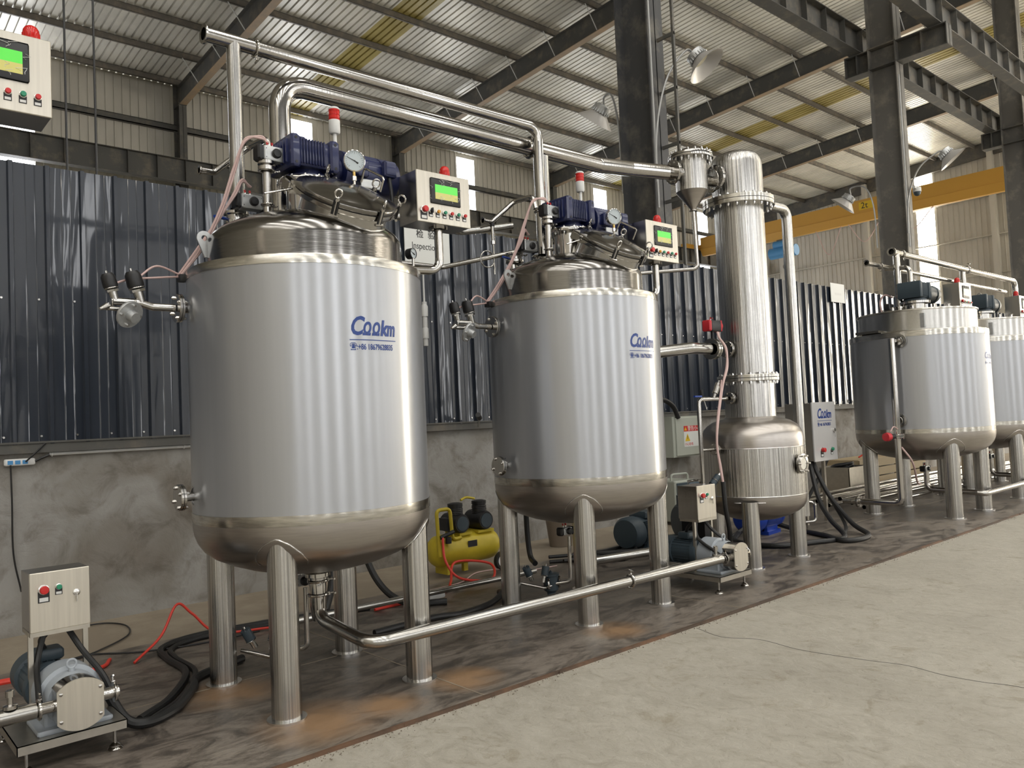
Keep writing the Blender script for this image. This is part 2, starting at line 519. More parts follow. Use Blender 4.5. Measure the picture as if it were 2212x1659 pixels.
tag(b.build('ground_strip', M['dirt'], smooth=False), kind='structure')
g = MB()
for k in range(700):
    x = 1.2+random.random()**1.4*14; y = 3.44-abs(random.gauss(0, .03)); r = random.uniform(.0015, .005)
    g.lathe([(0, 0), (r, r*.3), (r*.7, r), (0, r*1.2)], (x, y, -.012), n=5)
tag(g.build('grit', M['grit']), 'small stones and crumbs along the rusty plate edge', 'grit', kind='stuff')

# partition: rendered dwarf wall and glossy corrugated cladding
b = MB(); b.box(XS, XE-.05, 7.25, 7.5, -.01, 1.40)
struct(b.build('wall_partition', M['render'], smooth=False))
b = MB(); b.box(XS, XE-.05, 7.2, 7.46, 1.40, 1.475); 
b.box(XS, XE-.05, 7.19, 7.22, 1.475, 1.49)
struct(b.build('trim_1', M['frame'], smooth=False))
prof = []
x = -8.0; P = .256
while x < XE-.2:
    prof += [(x, 0), (x+.074, 0), (x+.080, -.0025), (x+.086, 0), (x+.142, 0), (x+.148, -.0025), (x+.154, 0), (x+.21, 0), (x+.218, -.036), (x+.246, -.036)]
    x += P
b = MB()
zs = [1.47, 2.2, 2.95, 3.71]
n = len(prof)
vs = [(px, 7.23+py, z) for z in zs for px, py in prof]
b.add(vs, [(k*n+i, k*n+i+1, (k+1)*n+i+1, (k+1)*n+i) for k in range(len(zs)-1) for i in range(n-1)])
struct(b.build('wall_cladding', M['clad'], smooth=True, ang=20))
s = MB()
for k in range(150):
    x = -2+k*.256+.05
    if x > 36: break
    for z in (1.53, 2.62): s.cyl((x, 7.222, z), (x, 7.23, z), .009, n=6)
sc = s.build('cladding_screws', M['bolt']); struct(sc); sc.name = 'trim_2'

# far outer wall with vertical daylight strips
wb = MB()
edges = [XS]
for wx in WINX: edges += [wx-.52, wx+.52]
edges.append(XE)
for k in range(0, len(edges), 2):
    x0, x1 = edges[k], edges[k+1]
    pr = []; x = x0
    while x < x1-.27:
        pr += [(x, 0), (x+.225, 0), (x+.235, -.03), (x+.258, -.03)]; x += .268
    pr.append((x1, 0))
    nn = len(pr)
    wb.add([(px, YB+py, z) for z in (0, 13.95) for px, py in pr], [(i, i+1, nn+i+1, nn+i) for i in range(nn-1)])
struct(wb.build('wall_back', M['wall'], smooth=False))
for i, wx in enumerate(WINX):
    b = MB(); b.box(wx-.52, wx+.52, YB+.01, YB+.05, 1.0, 13.75)
    struct(b.build('window_%d' % (i+1), M['window'], smooth=False))
    b = MB(); b.box(wx-.52, wx+.52, YB, YB+.05, 13.75, 13.95); b.box(wx-.52, wx+.52, YB, YB+.05, 0, 1.0)
    struct(b.build('trim_%d' % (i+3), M['wall'], smooth=False))
g = MB()
for z in (12.25, 9.0, 6.5): 
    g.box(XS, XE, YB-.2, YB-.045, z, z+.03); g.box(XS, XE, YB-.2, YB-.18, z, z+.22); g.box(XS, XE, YB-.2, YB-.045, z+.2, z+.22)
tag(g.build('wall_rails_back', M['frame'], smooth=False), kind='structure').name = 'trim_20'

# end wall
pr = []; y = WY
wins_e = [(17.0, 17.95), (8.0-3.2, 8.0-2.3)]
segs = [(WY, 3.2), (4.3, 17.0), (17.95, YB)]
eb = MB()
for y0, y1 in segs:
    pr = []; y = y0
    while y < y1-.27:
        pr += [(y, 0), (y+.225, 0), (y+.235, -.03), (y+.258, -.03)]; y += .268
    pr.append((y1, 0)); nn = len(pr)
    rows = [[(XE+q, yy, 0) for yy, q in pr], [(XE+q, yy, zr(yy)) for yy, q in pr]]
    eb.add(rows[0]+rows[1], [(i, nn+i, nn+i+1, i+1) for i in range(nn-1)])
struct(eb.build('wall_end', M['wall'], smooth=False))
for i, (y0, y1) in enumerate(((17.0, 17.95), (3.2, 4.3))):
    b = MB(); b.box(XE+.01, XE+.05, y0, y1, .5, 13.9); struct(b.build('window_%d' % (i+6), M['window_end'], smooth=False))
    b = MB(); b.box(XE, XE+.06, y0, y1, 13.9, 14.9); struct(b.build('trim_%d' % (i+10), M['wall'], smooth=False))
g = MB()
for z in (12.0, 9.9, 7.9, 5.9): g.box(XE-.2, XE-.04, WY, YB, z, z+.06)
for y in (20.6, 14.0, 7.8, 1.0, 26): g.box(XE-.5, XE-.18, y-.12, y+.12, 0, zr(y)-.3)
tag(g.build('trim_21', M['wall'], smooth=False), kind='structure')
g = MB()
for s0, s1 in ((7.8, 28.5), (WY, 7.8)):
    g.add([(XE-.25, s0, zr(s0)-.75), (XE-.05, s0, zr(s0)-.75), (XE-.25, s1, zr(s1)-.75), (XE-.05, s1, zr(s1)-.75),
       (XE-.25, s0, zr(s0)-.05), (XE-.05, s0, zr(s0)-.05), (XE-.25, s1, zr(s1)-.05), (XE-.05, s1, zr(s1)-.05)],
      [(0, 2, 3, 1), (4, 5, 7, 6), (0, 1, 5, 4), (2, 6, 7, 3), (0, 4, 6, 2), (1, 3, 7, 5)])
tag(g.build('trim_22', M['frame'], smooth=False), kind='structure')

# near side wall behind the camera: added glow panels between clear daylight strips, and the closing wall on the left
NW = [XS+1.9+4.6*k for k in range(13)]
b = MB(); b.box(XS, XE, WY-.05, WY, -.01, 1.0); b.box(XS, XE, WY-.05, WY, 10.0, zr(WY))
x = XS
for w in NW+[None]:
    x1 = XE if w is None else w-.35
    b.box(x, x+.25, WY-.05, WY, 1.0, 10.0); b.box(x1-.25, x1, WY-.05, WY, 1.0, 10.0)
    x = x1+.7
struct(b.build('wall_near', M['near_wall'], smooth=False))
x = XS
for i, w in enumerate(NW+[None]):
    x1 = XE if w is None else w-.35
    b = MB(); b.box(x+.25, x1-.25, WY-.06, WY-.03, 1.0, 10.0); struct(b.build('window_%d' % (i+30), M['added_wall_glow'], smooth=False))  # glow panel added to fill the bay between daylight strips
    if w is not None:
        b = MB(); b.box(w-.35, w+.35, WY-.06, WY-.03, 1.0, 10.0); struct(b.build('window_%d' % (i+8), M['window_near'], smooth=False))
    x = x1+.7
b = MB(); b.box(XE-.06, XE-.02, -8.5, -3.5, .2, 8.0); struct(b.build('door_added_glow', M['window_end'], smooth=False))  # unseen glowing doorway, added for warm light from the right
b = MB(); b.box(XS-.05, XS, WY, YB, -.01, 15.4); struct(b.build('wall_left', M['wall'], smooth=False))

# roof: corrugated sheets with two aged rooflight strips per far bay
def roof_sheet(x0, x1, ya, yb, m, name, dz=0):
    pr = []; x = x0
    while x < x1-.2:
        pr += [(x, 0), (x+.15, 0), (x+.160, .065), (x+.205, .065), (x+.215, 0)]; x += .229
    pr.append((x1, 0)); nn = len(pr)
    bb = MB(); bb.add([(px, ya, zr(ya)+pz+dz) for px, pz in pr]+[(px, yb, zr(yb)+pz+dz) for px, pz in pr], [(i, nn+i, nn+i+1, i+1) for i in range(nn-1)])
    return bb.build(name, m, smooth=False)
xx = XS
k = 1
for a, c in ((13.75, 14.85), (32.7, 34.0), (XE+9, XE+9)):
    struct(roof_sheet(xx, min(a, XE), 7.8, YB+.3, M['roof'], 'ceiling' if k == 1 else 'ceiling_%d' % k))
    if a < XE:
        struct(roof_sheet(a, c, 8.0, YB+.3, M['oldsky'], 'ceiling_rooflight_%d' % k)); xx = c
    k += 1
struct(roof_sheet(XS, XE, 3.0, 7.8, M['roof'], 'ceiling_near'))
x = XS
for k in range(13):
    w = XS+1.2+4.6*k
    struct(roof_sheet(x, w, WY-.2, 3.0, M['roof'], 'ceiling_near_%d' % (k+1)))
    b = MB(); b.add([(w, WY, zr(WY)), (w+1.1, WY, zr(WY)), (w+1.1, 3.0, zr(3.0)), (w, 3.0, zr(3.0))], [(0, 1, 2, 3)])
    struct(b.build('window_%d' % (k+60), M['added_roof_glow' if k < 9 else 'added_roof_glow_warm'], smooth=False)); x = w+1.1  # glowing strip added in the near aisle roof
struct(roof_sheet(x, XE, WY-.2, 3.0, M['roof'], 'ceiling_near_14'))

# purlins
for k in range(17):
    y = 28.2-1.93*k
    if y < -4: break
    z = zr(y)
    b = MB(); t = .006; h = .2; w = .075
    for (y0, y1, z0, z1) in ((y, y+.008, z-h-.01, z-.01), (y, y+w, z-h-.01, z-h), (y, y+w, z-.02, z-.01), (y+w-.008, y+w, z-h-.01, z-h+.02)):
        b.box(XS if k < 3 else -4, XE-.1, y0, y1, z0, z1)
    o = b.build('roof_purlin', M['purlin'], smooth=False, origin=(0, y, z))
    if k == 0: nm = 'eaves purlin along the top of the far outer wall, lowest of the roof purlins'
    else: nm = 'thin steel roof purlin, %s up from the far eaves' % ('lowest first second third fourth fifth sixth seventh eighth ninth tenth eleventh twelfth thirteenth fourteenth fifteenth sixteenth'.split()[k])
    tag(o, nm, 'purlin', 'roof purlins')

def ibeam(b, p0, p1, h, w, tf=.018, tw=.012, up=(0, 0, 1)):
    """I section swept from p0 to p1; p at bottom centre"""
    p0, p1 = Vector(p0), Vector(p1); a = (p1-p0).normalized(); up = Vector(up)
    s = a.cross(up).normalized()
    def bx(s0, s1, u0, u1):
        vs = []
        for p in (p0, p1):
            for ss, uu in ((s0, u0), (s1, u0), (s1, u1), (s0, u1)): vs.append(p+s*ss+up*uu)
        b.add(vs, [(3, 2, 1, 0), (4, 5, 6, 7), (0, 1, 5, 4), (1, 2, 6, 5), (2, 3, 7, 6), (3, 0, 4, 7)])
    return bx
def make_ibeam(p0, p1, h, w, m, name, stiff=0, parent=None, flange_m=None, origin=None):
    b = MB(); bx = ibeam(b, p0, p1, h, w)
    bx(-.007, .007, .018, h-.018); bx(-w/2, w/2, h-.018, h)
    b.mat(1); bx(-w/2, w/2, 0, .018); b.mat(0)
    p0, p1 = Vector(p0), Vector(p1)
    if stiff:
        L = (p1-p0).length; a = (p1-p0)/L; s = a.cross(V(0, 0, 1)).normalized(); n = int(L/stiff)
        for k in range(1, n):
            q = p0+a*(stiff*k)
            vs = []
            for d in (-.006, .006):
                for ss, uu in ((-w/2+.01, .018), (w/2-.01, .018), (w/2-.01, h-.018), (-w/2+.01, h-.018)): vs.append(q+a*d+s*ss+V(0, 0, uu))
            b.add(vs, [(3, 2, 1, 0), (4, 5, 6, 7), (0, 1, 5, 4), (1, 2, 6, 5), (2, 3, 7, 6), (3, 0, 4, 7)])
    return b.build(name, [m, flange_m or m], parent, smooth=False, origin=origin)

where = ['', 'nearest the left edge of the photo', 'meeting the roof above the first tank', 'behind the dark column, running to the grey column beyond the tower', 'far one crossing behind the yellow crane', 'last one before the end wall']
for i, X in enumerate(XF):
    if i == 0: continue
    # far aisle rafter
    o = make_ibeam((X, 28.2, 13.02), (X, 8.1, 14.25), .70, .24, M['frame'], 'roof_rafter', flange_m=M['frame_rust'], origin=(X, 28.2, 13.0))
    tag(o, 'dark sloping roof rafter, '+{1: 'farthest left', 2: 'starting from the wall column left of the first tank', 3: 'starting behind the control panel of the first tank', 4: 'starting behind the dark column', 5: 'last one before the end wall'}[i], 'rafter', 'far aisle rafters')
    for k in range(1, 10):
        y = 28.2-1.93*k
        s = MB(); z = zr(y)
        s.cyl((X-.6, y, z-.2), (X-.1, y, 13.06+(28.2-y)*.0612), .016, n=6)
        br = s.build('flange_brace', M['conduit'], o); br.location = -Vector((X, 28.2, 13.0))
    o = make_ibeam((X, 7.5, 14.3), (X, WY+.3, 13.0), .70, .24, M['frame'], 'roof_rafter', origin=(X, 7.5, 14.3))
    tag(o, 'near aisle roof rafter, '+['', 'nearest the camera end', 'above the dark column', 'above the grey column', 'one bay beyond the grey column', 'last before the end wall'][i], 'rafter', 'near aisle rafters')
    # wall column
    b = MB(); y0, y1 = 28.05, 28.62
    b.box(X-.13, X+.13, y0, y0+.016, 0, 13.1); b.box(X-.13, X+.13, y1-.016, y1, 0, 13.9); b.box(X-.006, X+.006, y0, y1, 0, 13.85)
    b.box(X-.13, X+.13, y0-.05, y1, 13.02, 13.04)
    o = b.build('wall_column', M['frame'], smooth=False, origin=(X, 28.3, 0))
    tag(o, 'slim steel wall column, '+{1: 'farthest left', 2: 'left of the first tank top', 3: 'above the first control panel', 4: 'behind the second tank top', 5: 'nearest the end wall'}[i], 'column', 'far wall columns')
# middle row columns
for i, X in enumerate(XF):
    if i in (0, 1): continue
    b = MB()
    y0, y1 = 7.5, 8.14
    b.box(X-.19, X+.19, y0, y0+.022, 0, 14.6); b.box(X-.19, X+.19, y1-.022, y1, 0, 14.6); b.box(X-.19, X-.175, y0, y1, 0, 14.6) if False else b.box(X-.01, X+.01, y0, y1, 0, 14.6)
    r = thing('steel_column', {2: 'big near black steel column rising behind the second tank', 3: 'tall grey steel column with crane bracket between the tower and the far tanks', 4: 'steel column with crane bracket at the right edge', 5: 'steel column at the far end of the row'}[i], 'column', (X, 7.8, 0), group=None)
    o = b.build('shaft', M['column' if i == 2 else 'column_hazed'], r, smooth=False); o.location = (-X, -7.8, 0)
    # bracket for the crane rails
    for sg, ya, yb in ((-1, 7.5, 6.4), (1, 8.14, 8.72)):
        c = MB(); lo, hi = min(ya, yb), max(ya, yb)
        c.box(X-.15, X+.15, lo, hi, 9.82, 9.845); c.box(X-.012, X+.012, lo, hi, 9.35, 9.83)
        c.box(X-.15, X+.15, lo, hi, 9.34, 9.36)
        c.box(X-.15, X+.15, (yb-.02) if sg > 0 else yb, (yb) if sg > 0 else yb+.02, 9.35, 9.83)
        c.box(X-.15, X+.15, (lo+hi)/2-.01, (lo+hi)/2+.01, 9.35, 9.83)
        o = c.build('crane_bracket', M['frame'], r, smooth=False); o.location = (-X, -7.8, 0)
    for z in (9.82, 9.34):
        c = MB(); c.box(X-.2, X+.2, 7.49, 8.15, z, z+.025); o = c.build('collar_plate', M['frame'], r, smooth=False); o.location = (-X, -7.8, 0)
    # electric conduit clips
    if i in (2, 3):
        for yy in (7.47,):
            c = MB(); c.tube([(X-.19, 7.46, 5.0), (X-.19, 7.46, 9)], .018, 8)
            o = c.build('conduit', M['arm'], r); o.location = (-X, -7.8, 0)
# crane rails
for y, lab in ((27.3, 'crane runway girder along the far outer wall with upright stiffeners'),):
    o = make_ibeam((-6, y, 10.0), (XE-.3, y, 10.0), .8, .3, M['frame'], 'crane_girder', .92, flange_m=M['frame'], origin=(0, y, 10))
    tag(o, lab, 'girder')
for y, lab in ((8.45, 'crane runway girder with upright stiffeners on the far side of the middle columns'), (6.65, 'crane runway girder with upright stiffeners on the near side of the middle columns')):
    o = make_ibeam((12 if y > 7 else 12, y, 9.85), (XE-.3, y, 9.85), .62, .3, M['frame'], 'crane_girder', .88, flange_m=M['frame'], origin=(0, y, 9.85))
    tag(o, lab, 'girder')
# yellow travelling crane
cr = thing('travelling_crane', 'yellow overhead travelling crane beam spanning the far aisle, marked 2t', 'crane', (39, 17.9, 10.8))
b = MB(); b.box(-.28, .28, -9.0, 9.0, -.05, .62); b.mat(0)
b.add([(-.34, -9.0, -.05), (.34, -9.0, -.05), (.10, -9.0, -.42), (-.14, -9.0, -.42), (-.34, 9.0, -.05), (.34, 9.0, -.05), (.10, 9.0, -.42), (-.14, 9.0, -.42)],
      [(0, 1, 2, 3), (7, 6, 5, 4), (0, 4, 5, 1), (1, 5, 6, 2), (2, 6, 7, 3), (3, 7, 4, 0)])
b.build('main_beam', M['crane'], cr, smooth=False)
for y, zz in ((-9.45, -.32), (9.4, .003)):
    b = MB(); b.box(-1.4, 1.4, y-.15, y+.15, zz, .25); b.box(-.2, .2, y-.45, y+.45, .05, .25); b.build('end_carriage', M['crane'], cr, smooth=False)
b = MB(); b.box(-.292, -.282, -.98, -.30, .12, .5); b.build('load_plate', M['signyellow'], cr, smooth=False)
h = thing('electric_hoist', 'sky blue electric chain hoist hanging under the yellow crane beam', 'hoist', (39, 21.9, 9.7))
b = MB(); b.cyl((0, -.75, 0), (0, .75, 0), .3, n=20); b.build('motor', M['hoistblue'], h)
b = MB(); b.cyl((0, -.3, .42), (0, .5, .42), .22, n=20); b.build('drum', M['hoistblue'], h)
b = MB(); b.box(-.12, .12, -.3, .3, .5, .7); b.cyl((0, -.5, .55), (0, .3, .7), .05); b.build('trolley', M['frame'], h)
b = MB(); b.cyl((0, 0, -.3), (0, 0, -.7), .03, n=8); b.torus((0, 0, -.8), (0, 1, 0), .1, .025, 14, 6); b.build('hook', M['frame'], h)
for k, (ya, yb, zz) in enumerate(((20.0, 18.6, 1.3), (18.3, 16.6, 1.0), (16.4, 14.2, .9), (10.9, 9.1, 1.0))):
    pts = [(38.9, ya, 10.44), (38.6, ya*.55+yb*.45, 10.35-zz*.75), (38.6, yb, 10.44)]
    b = MB(); b.tube(spline([pts[0], (38.8, (ya+yb)/2, 10.36-zz), (38.9, yb, 10.44)]), .022, 6)
    tag(b.build('festoon_cable', M['hose'], origin=pts[0]), 'thin pink festoon cable looping below the yellow crane, '+['next to the blue hoist', 'second loop from the hoist', 'loop just left of the grey column', 'loop right of the grey column'][k], 'cable', 'crane cables')

def text_obj(txt, size, m, parent, mat, name, off=0, shear=0, sx=1, bend=None, align='LEFT', ext=0.0008):
    cu = bpy.data.curves.new(name, 'FONT'); cu.body = txt; cu.size = size; cu.offset = off; cu.shear = shear
    cu.align_x = align; cu.extrude = ext; cu.resolution_u = 3
    to = bpy.data.objects.new(name, cu); COL.objects.link(to)
    bpy.context.view_layer.update()
    dg = bpy.context.evaluated_depsgraph_get()
    me = bpy.data.meshes.new_from_object(to.evaluated_get(dg))
    bpy.data.objects.remove(to); bpy.data.curves.remove(cu)
    vs = []
    for v in me.vertices:
        x, y, z = v.co.x*sx, v.co.y, v.co.z
        vs.append(mat(x, y, z) if callable(mat) else mat @ Vector((x, y, z)))
    for v, c in zip(me.vertices, vs): v.co = c
    me.materials.clear(); me.materials.append(m)
    me.name = name
    o = bpy.data.objects.new(name, me); COL.objects.link(o); o.parent = parent
    return o
def face_y(x0, y, z0):      # text read by someone looking along +Y
    return lambda x, yy, z: Vector((x0+x, y-z, z0+yy))
text_obj('2t', .42, M['ink'], cr, lambda x, y, z: Vector((-.294-z, -.40-x, .18+y)), 'load_mark')

# high-bay lamps on curved arms
def lamp(loc, dirv, label, arm):
    r = thing('high_bay_lamp', label, 'lamp', loc, group='high bay lamps on the middle columns')
    d = Vector(dirv).normalized()
    b = MB(); b.lathe([(.10, -.08), (.14, -.04), (.31, .11), (.32, .12), (.305, .115), (.125, -.03), (.08, -.06)], (0, 0, 0), d, 36); b.build('shade', M['shade'], r)
    b = MB(); b.lathe([(0, -.02), (.13, -.02), (.13, -.05), (0, -.05)], (0, 0, 0), d, 28); b.build('diffuser', M['bulb'], r)
    b = MB(); b.lathe([(.0, -.19), (.09, -.19), (.1, -.18), (.1, -.12)], (0, 0, 0), d, 24)
    x, y, z = frame_of(d)
    for k in range(20):
        a = 2*PI*k/20; p = (x*math.cos(a)+y*math.sin(a))
        b.cyl(p*.12+z*-.17, p*.155+z*-.05, .011, n=6)
    b.lathe([(.11, -.17), (.145, -.17), (.145, -.06), (.11, -.06)], (0, 0, 0), d, 24)
    b.build('heat_sink', M['silver'], r)
    b = MB(); P = [Vector(p)-Vector(loc) for p in arm]; b.tube(spline([z*-.18]+P, 6), .017, 8); b.build('arm', M['arm'], r)
    return r
lamp((10.3, 6.95, 6.84), (.28, -.55, -.78), 'white bell-shaped lamp on a curved arm in front of the dark column', [(10.1, 7.1, 7.0), (9.85, 7.3, 6.55), (9.72, 7.44, 5.7), (9.72, 7.46, 4.6)])
lamp((9.9, 8.75, 6.48), (-.1, .62, -.75), 'grey bell lamp on a curved arm left of the dark column', [(9.85, 8.55, 6.72), (9.8, 8.35, 6.65), (9.75, 8.2, 6.1), (9.75, 8.17, 5.0)])
lamp((19, 8.95, 6.4), (-.2, .6, -.75), 'small bell lamp before the yellow crane left of the grey column', [(18.9, 8.75, 6.68), (18.85, 8.4, 6.6), (18.8, 8.2, 6.1), (18.8, 8.17, 5.1)])
lamp((19.1, 6.6, 6.9), (.3, -.55, -.75), 'white bell lamp on a long arm right of the grey column', [(18.95, 6.8, 7.0), (18.8, 7.15, 6.7), (18.8, 7.4, 6.1), (18.8, 7.46, 5.3)])

# slim rods and wires hanging from the roof
for k, (x, y) in enumerate(((1.95, 8.8), (2.22, 8.8))):
    b = MB(); b.cyl((x, y, 3.2), (x, y, zr(y)-.05), .011, n=8)
    tag(b.build('hanging_cable', M['black'], origin=(x, y, 3.2)), 'thin black cable hanging from the roof at upper left, '+('left one of the pair' if k == 0 else 'right one of the pair'), 'cable')
r = thing('cable_ladder', 'narrow dark steel ladder rail beside the dark column', 'ladder', (9.95, 7.2, 3.7))
b = MB(); b.box(-.02, .02, -.02, .02, 0, 10.6); b.build('rail', M['frame'], r, smooth=False)
for k in range(9):
    b = MB(); b.box(-.015, .015, -.02, .36, 1.0+k*.85, 1.05+k*.85); b.build('rung', M['frame'], r, smooth=False)

# ------------------------------------------------------------------ stainless mixing tanks
def head_z(rho, prof):
    for (r0, z0), (r1, z1) in zip(prof, prof[1:]):
        if min(r0, r1) <= rho <= max(r0, r1):
            t = 0 if abs(r1-r0) < 1e-6 else (rho-r0)/(r1-r0)
            return z0+(z1-z0)*t
    return prof[-1][1]
LOW = [(.68, 1.0), (.679, .96), (.672, .92), (.655, .875), (.625, .83), (.575, .79), (.5, .752), (.4, .715), (.28, .685), (.15, .665), (0, .655)]
TOP = [(.575, 2.41), (.577, 2.43), (.572, 2.455), (.572, 2.56), (.565, 2.60), (.545, 2.632), (.51, 2.66), (.45, 2.692), (.36, 2.728), (.25, 2.762), (.12, 2.785), (0, 2.79)]
def scale_prof(pr, sr, z0, sz): return [(r*sr, z0+(z-pr[0][1])*sz) for r, z in pr]

def leg(parent, x, y, r, ztop, low, R, pad=True):
    b = MB(); b.lathe([(r, .012), (r, ztop)], (x, y, 0), n=40)
    l = b.build('leg', M['leg'], parent)
    b = MB(); b.lathe([(0, 0), (r*1.32, 0), (r*1.32, .011), (r*.9, .012)], (x, y, 0), n=36)
    b.build('foot_plate', M['bolt'], l)
    if pad:
        rho0 = math.hypot(x, y); ux, uy = x/rho0, y/rho0; pts = []
        ar = min(r*1.35, R*.992-rho0); at_ = r*1.75
        for k in range(29):
            a = math.radians(-115+230*k/28)
            px = x+ux*ar*math.cos(a)-uy*at_*math.sin(a); py = y+uy*ar*math.cos(a)+ux*at_*math.sin(a)
            rho = min(math.hypot(px, py), R*.994)
            pts.append((px*1.004, py*1.004, head_z(rho, low)-.001))
        b = MB(); b.tube(pts, .0035, 6); b.build('weld_bead', M['bolt'], l)
    return l

def logo_on(parent, R, a_mid, z0, h, sc=1.0):
    """maker's lettering wrapped round the shell, a_mid = azimuth"""
    Rr = R+.0012
    def mp(x, y, z):
        a = a_mid+(x)/Rr
        return Vector(((Rr+z)*math.cos(a), (Rr+z)*math.sin(a), z0+y))
    return logo_set(parent, mp, h)
def logo_set(parent, mp, h):
    s = h/.13
    f = lambda dx, dy: (lambda x, y, z: mp(x*s+dx*s, y*s+dy*s, z*.5))
    g = text_obj('C', .135, M['logo'], parent, f(-.146, .0), 'logo_lettering', off=.0035, shear=.3, sx=.78, ext=.0006)
    text_obj('\u03a9', .088, M['logo'], parent, f(-.072, 0), 'logo_lettering', off=.004, shear=.25, sx=.72)
    text_obj('\u03a9', .088, M['logo'], parent, f(-.016, 0), 'logo_lettering', off=.004, shear=.25, sx=.72)
    text_obj('k', .112, M['logo'], parent, f(.038, 0), 'logo_lettering', off=.0045, shear=.2, sx=.8)
    text_obj('m', .112, M['logo'], parent, f(.082, 0), 'logo_lettering', off=.004, shear=.2, sx=.68)
    b = MB(); n = 16
    vs = []
    for k in range(n+1):
        x = -.145+.29*k/n
        for y in (-.030, -.0255): vs.append(mp(x*s, y*s, .0004))
    b.add(vs, [(2*i, 2*i+2, 2*i+3, 2*i+1) for i in range(n)])
    b.build('logo_underline', M['logo'], parent)
    text_obj('\u260e:+86 18679628835', .042, M['logo'], parent, f(-.145, -.078), 'phone_number', off=.0008, sx=.72, ext=.0004)

def mixing_tank(label, loc):
    t = thing('mixing_tank', label, 'tank', loc, group='closed stainless mixing tanks')
    b = MB(); b.lathe([(.68, 1.053), (.68, 2.362)], n=128); b.build('shell', M['film'], t)
    b = MB(); b.lathe([(.6815, .998), (.6825, 1.0), (.6825, 1.053), (.6805, 1.054)], n=128); b.build('lower_band', M['band'], t)
    b = MB(); b.lathe([(.6805, 2.361), (.6825, 2.362), (.6825, 2.408), (.679, 2.413), (.57, 2.418)], n=128); b.build('upper_band', M['band'], t)
    b = MB(); b.lathe(LOW, n=96); b.build('lower_head', M['belly'], t)
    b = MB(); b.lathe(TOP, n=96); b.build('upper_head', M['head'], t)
    for x, y in ((-.415, -.42), (.415, -.42), (-.415, .42), (.415, .42)): leg(t, x, y, .077, .93, LOW, .68)
    logo_on(t, .68, math.atan2(-.665, .035), 1.985, .134)
    # agitator neck
    b = MB(); b.lathe([(.125, 2.74), (.125, 2.968)], (.03, .02, 0), n=48); nk = b.build('agitator_neck', M['tube'], t)
    b = MB(); b.lathe([(.12, 2.966), (.176, 2.966), (.178, 2.969), (.178, 2.993), (.176, 2.996), (0, 2.996)], (.03, .02, 0), n=56)
    fo = b.build('neck_flange', M['tube'], t)
    bolts(fo, (.03, .02, 2.996), (0, 0, 1), .155, 12, .009, .009, M['bolt'], two=.03)
    # manway nozzle, tilted towards the aisle
    ax = Vector((0, -.54, .842)).normalized(); c = Vector((.06, -.40, 2.805))
    b = MB(); b.lathe([(.25, -.42), (.25, -.03)], c, ax, 72); b.build('manway_neck', M['steel'], t)
    b = MB(); b.lathe([(.245, -.030), (.288, -.030), (.290, -.027), (.290, -.004), (.25, -.004)], c, ax, 72)
    b.mat(1).lathe([(.284, -.004), (.284, .003)], c, ax, 72); b.build('manway_ring', [M['tube'], M['rubber']], t)
    wb = []
    for k in range(60):
        a = 2*PI*k/60; x_, y_, z_ = frame_of(ax)
        p0 = c+x_*(.252*math.cos(a))+y_*(.252*math.sin(a))
        # slide down the axis to the head
        s = 0
        while s < .7:
            q = p0-ax*s; rho = math.hypot(q.x, q.y)
            if rho < .574 and q.z < head_z(rho, TOP)+.002: break
            s += .004
        if s < .7: wb.append(q)
        else: wb.append(None)
    run = []
    b = MB()
    for q in wb+[wb[0]]+[None]:
        if q is None:
            if len(run) > 2: b.tube(run, .005, 6)
            run = []
        else: run.append(q)
    if b.v: b.build('weld_bead', M['bolt'], t)
    lid = MB(); lid.lathe([(0, .003), (.290, .003), (.292, .006), (.292, .025), (.290, .028), (.268, .029), (.24, .041), (.19, .056), (.11, .07), (0, .076)], c, ax, 72)
    lo = lid.build('manway_lid', M['head'], t)
    x_, y_, z_ = frame_of(ax)
    def onlid(a, r, h): return c+x_*(r*math.cos(a))+y_*(r*math.sin(a))+ax*h
    # choose azimuths from a direction in the ring plane facing the aisle
    fx = Vector((1, 0, 0)); fx = (fx-ax*fx.dot(ax)).normalized(); fy = ax.cross(fx)
    def ring(a, r, h): return c+fx*(r*math.cos(a))+fy*(r*math.sin(a))+ax*h
    for a in (-2.25, -1.35, -.42, .55, 1.55):
        b = MB(); u = (fx*math.cos(a)+fy*math.sin(a))
        tng = ax.cross(u)
        b.mat(1)
        for sg in (-1, 1): b.cyl(ring(a, .300, -.04)+tng*.011*sg, ring(a, .300, .04)+tng*.011*sg, .006, n=8)
        b.mat(0); b.cyl(ring(a, .300, -.045), ring(a, .300, .045), .007, n=8)
        b.torus(ring(a, .304, .078), tng*.75+u*.6, .024, .0055, 20, 8)
        b.cyl(ring(a, .300, -.045)-tng*.028, ring(a, .300, -.045)+tng*.028, .008, n=8)
        b.cyl(ring(a, .300, .036), ring(a, .300, .05), .014, n=10)
        b.build('swing_bolt', [M['tube'], M['black']], t)
    h0 = ring(-.1, .19, .075); h1 = ring(.75, .19, .075)
    b = MB(); b.tube(fillet([h0, h0+ax*.085, h1+ax*.085, h1], .02), .0065, 8); b.build('lid_handle', M['tube'], lo)
    # hinge bracket
    b = MB()
    Mh = Matrix.Translation(ring(2.95, .315, .0)) @ Matrix((fx, fy, ax)).transposed().to_4x4()
    b.box(-.035, .03, -.045, -.037, -.03, .045, Mh); b.box(-.035, .03, .037, .045, -.03, .045, Mh); b.box(-.045, -.03, -.045, .045, -.02, .03, Mh)
    b.cyl(Mh @ V(-.02, -.06, .02), Mh @ V(-.02, .06, .02), .007, n=8); b.cyl(Mh @ V(-.02, -.05, .0), Mh @ V(-.19, -.09, -.04), .005, n=8)
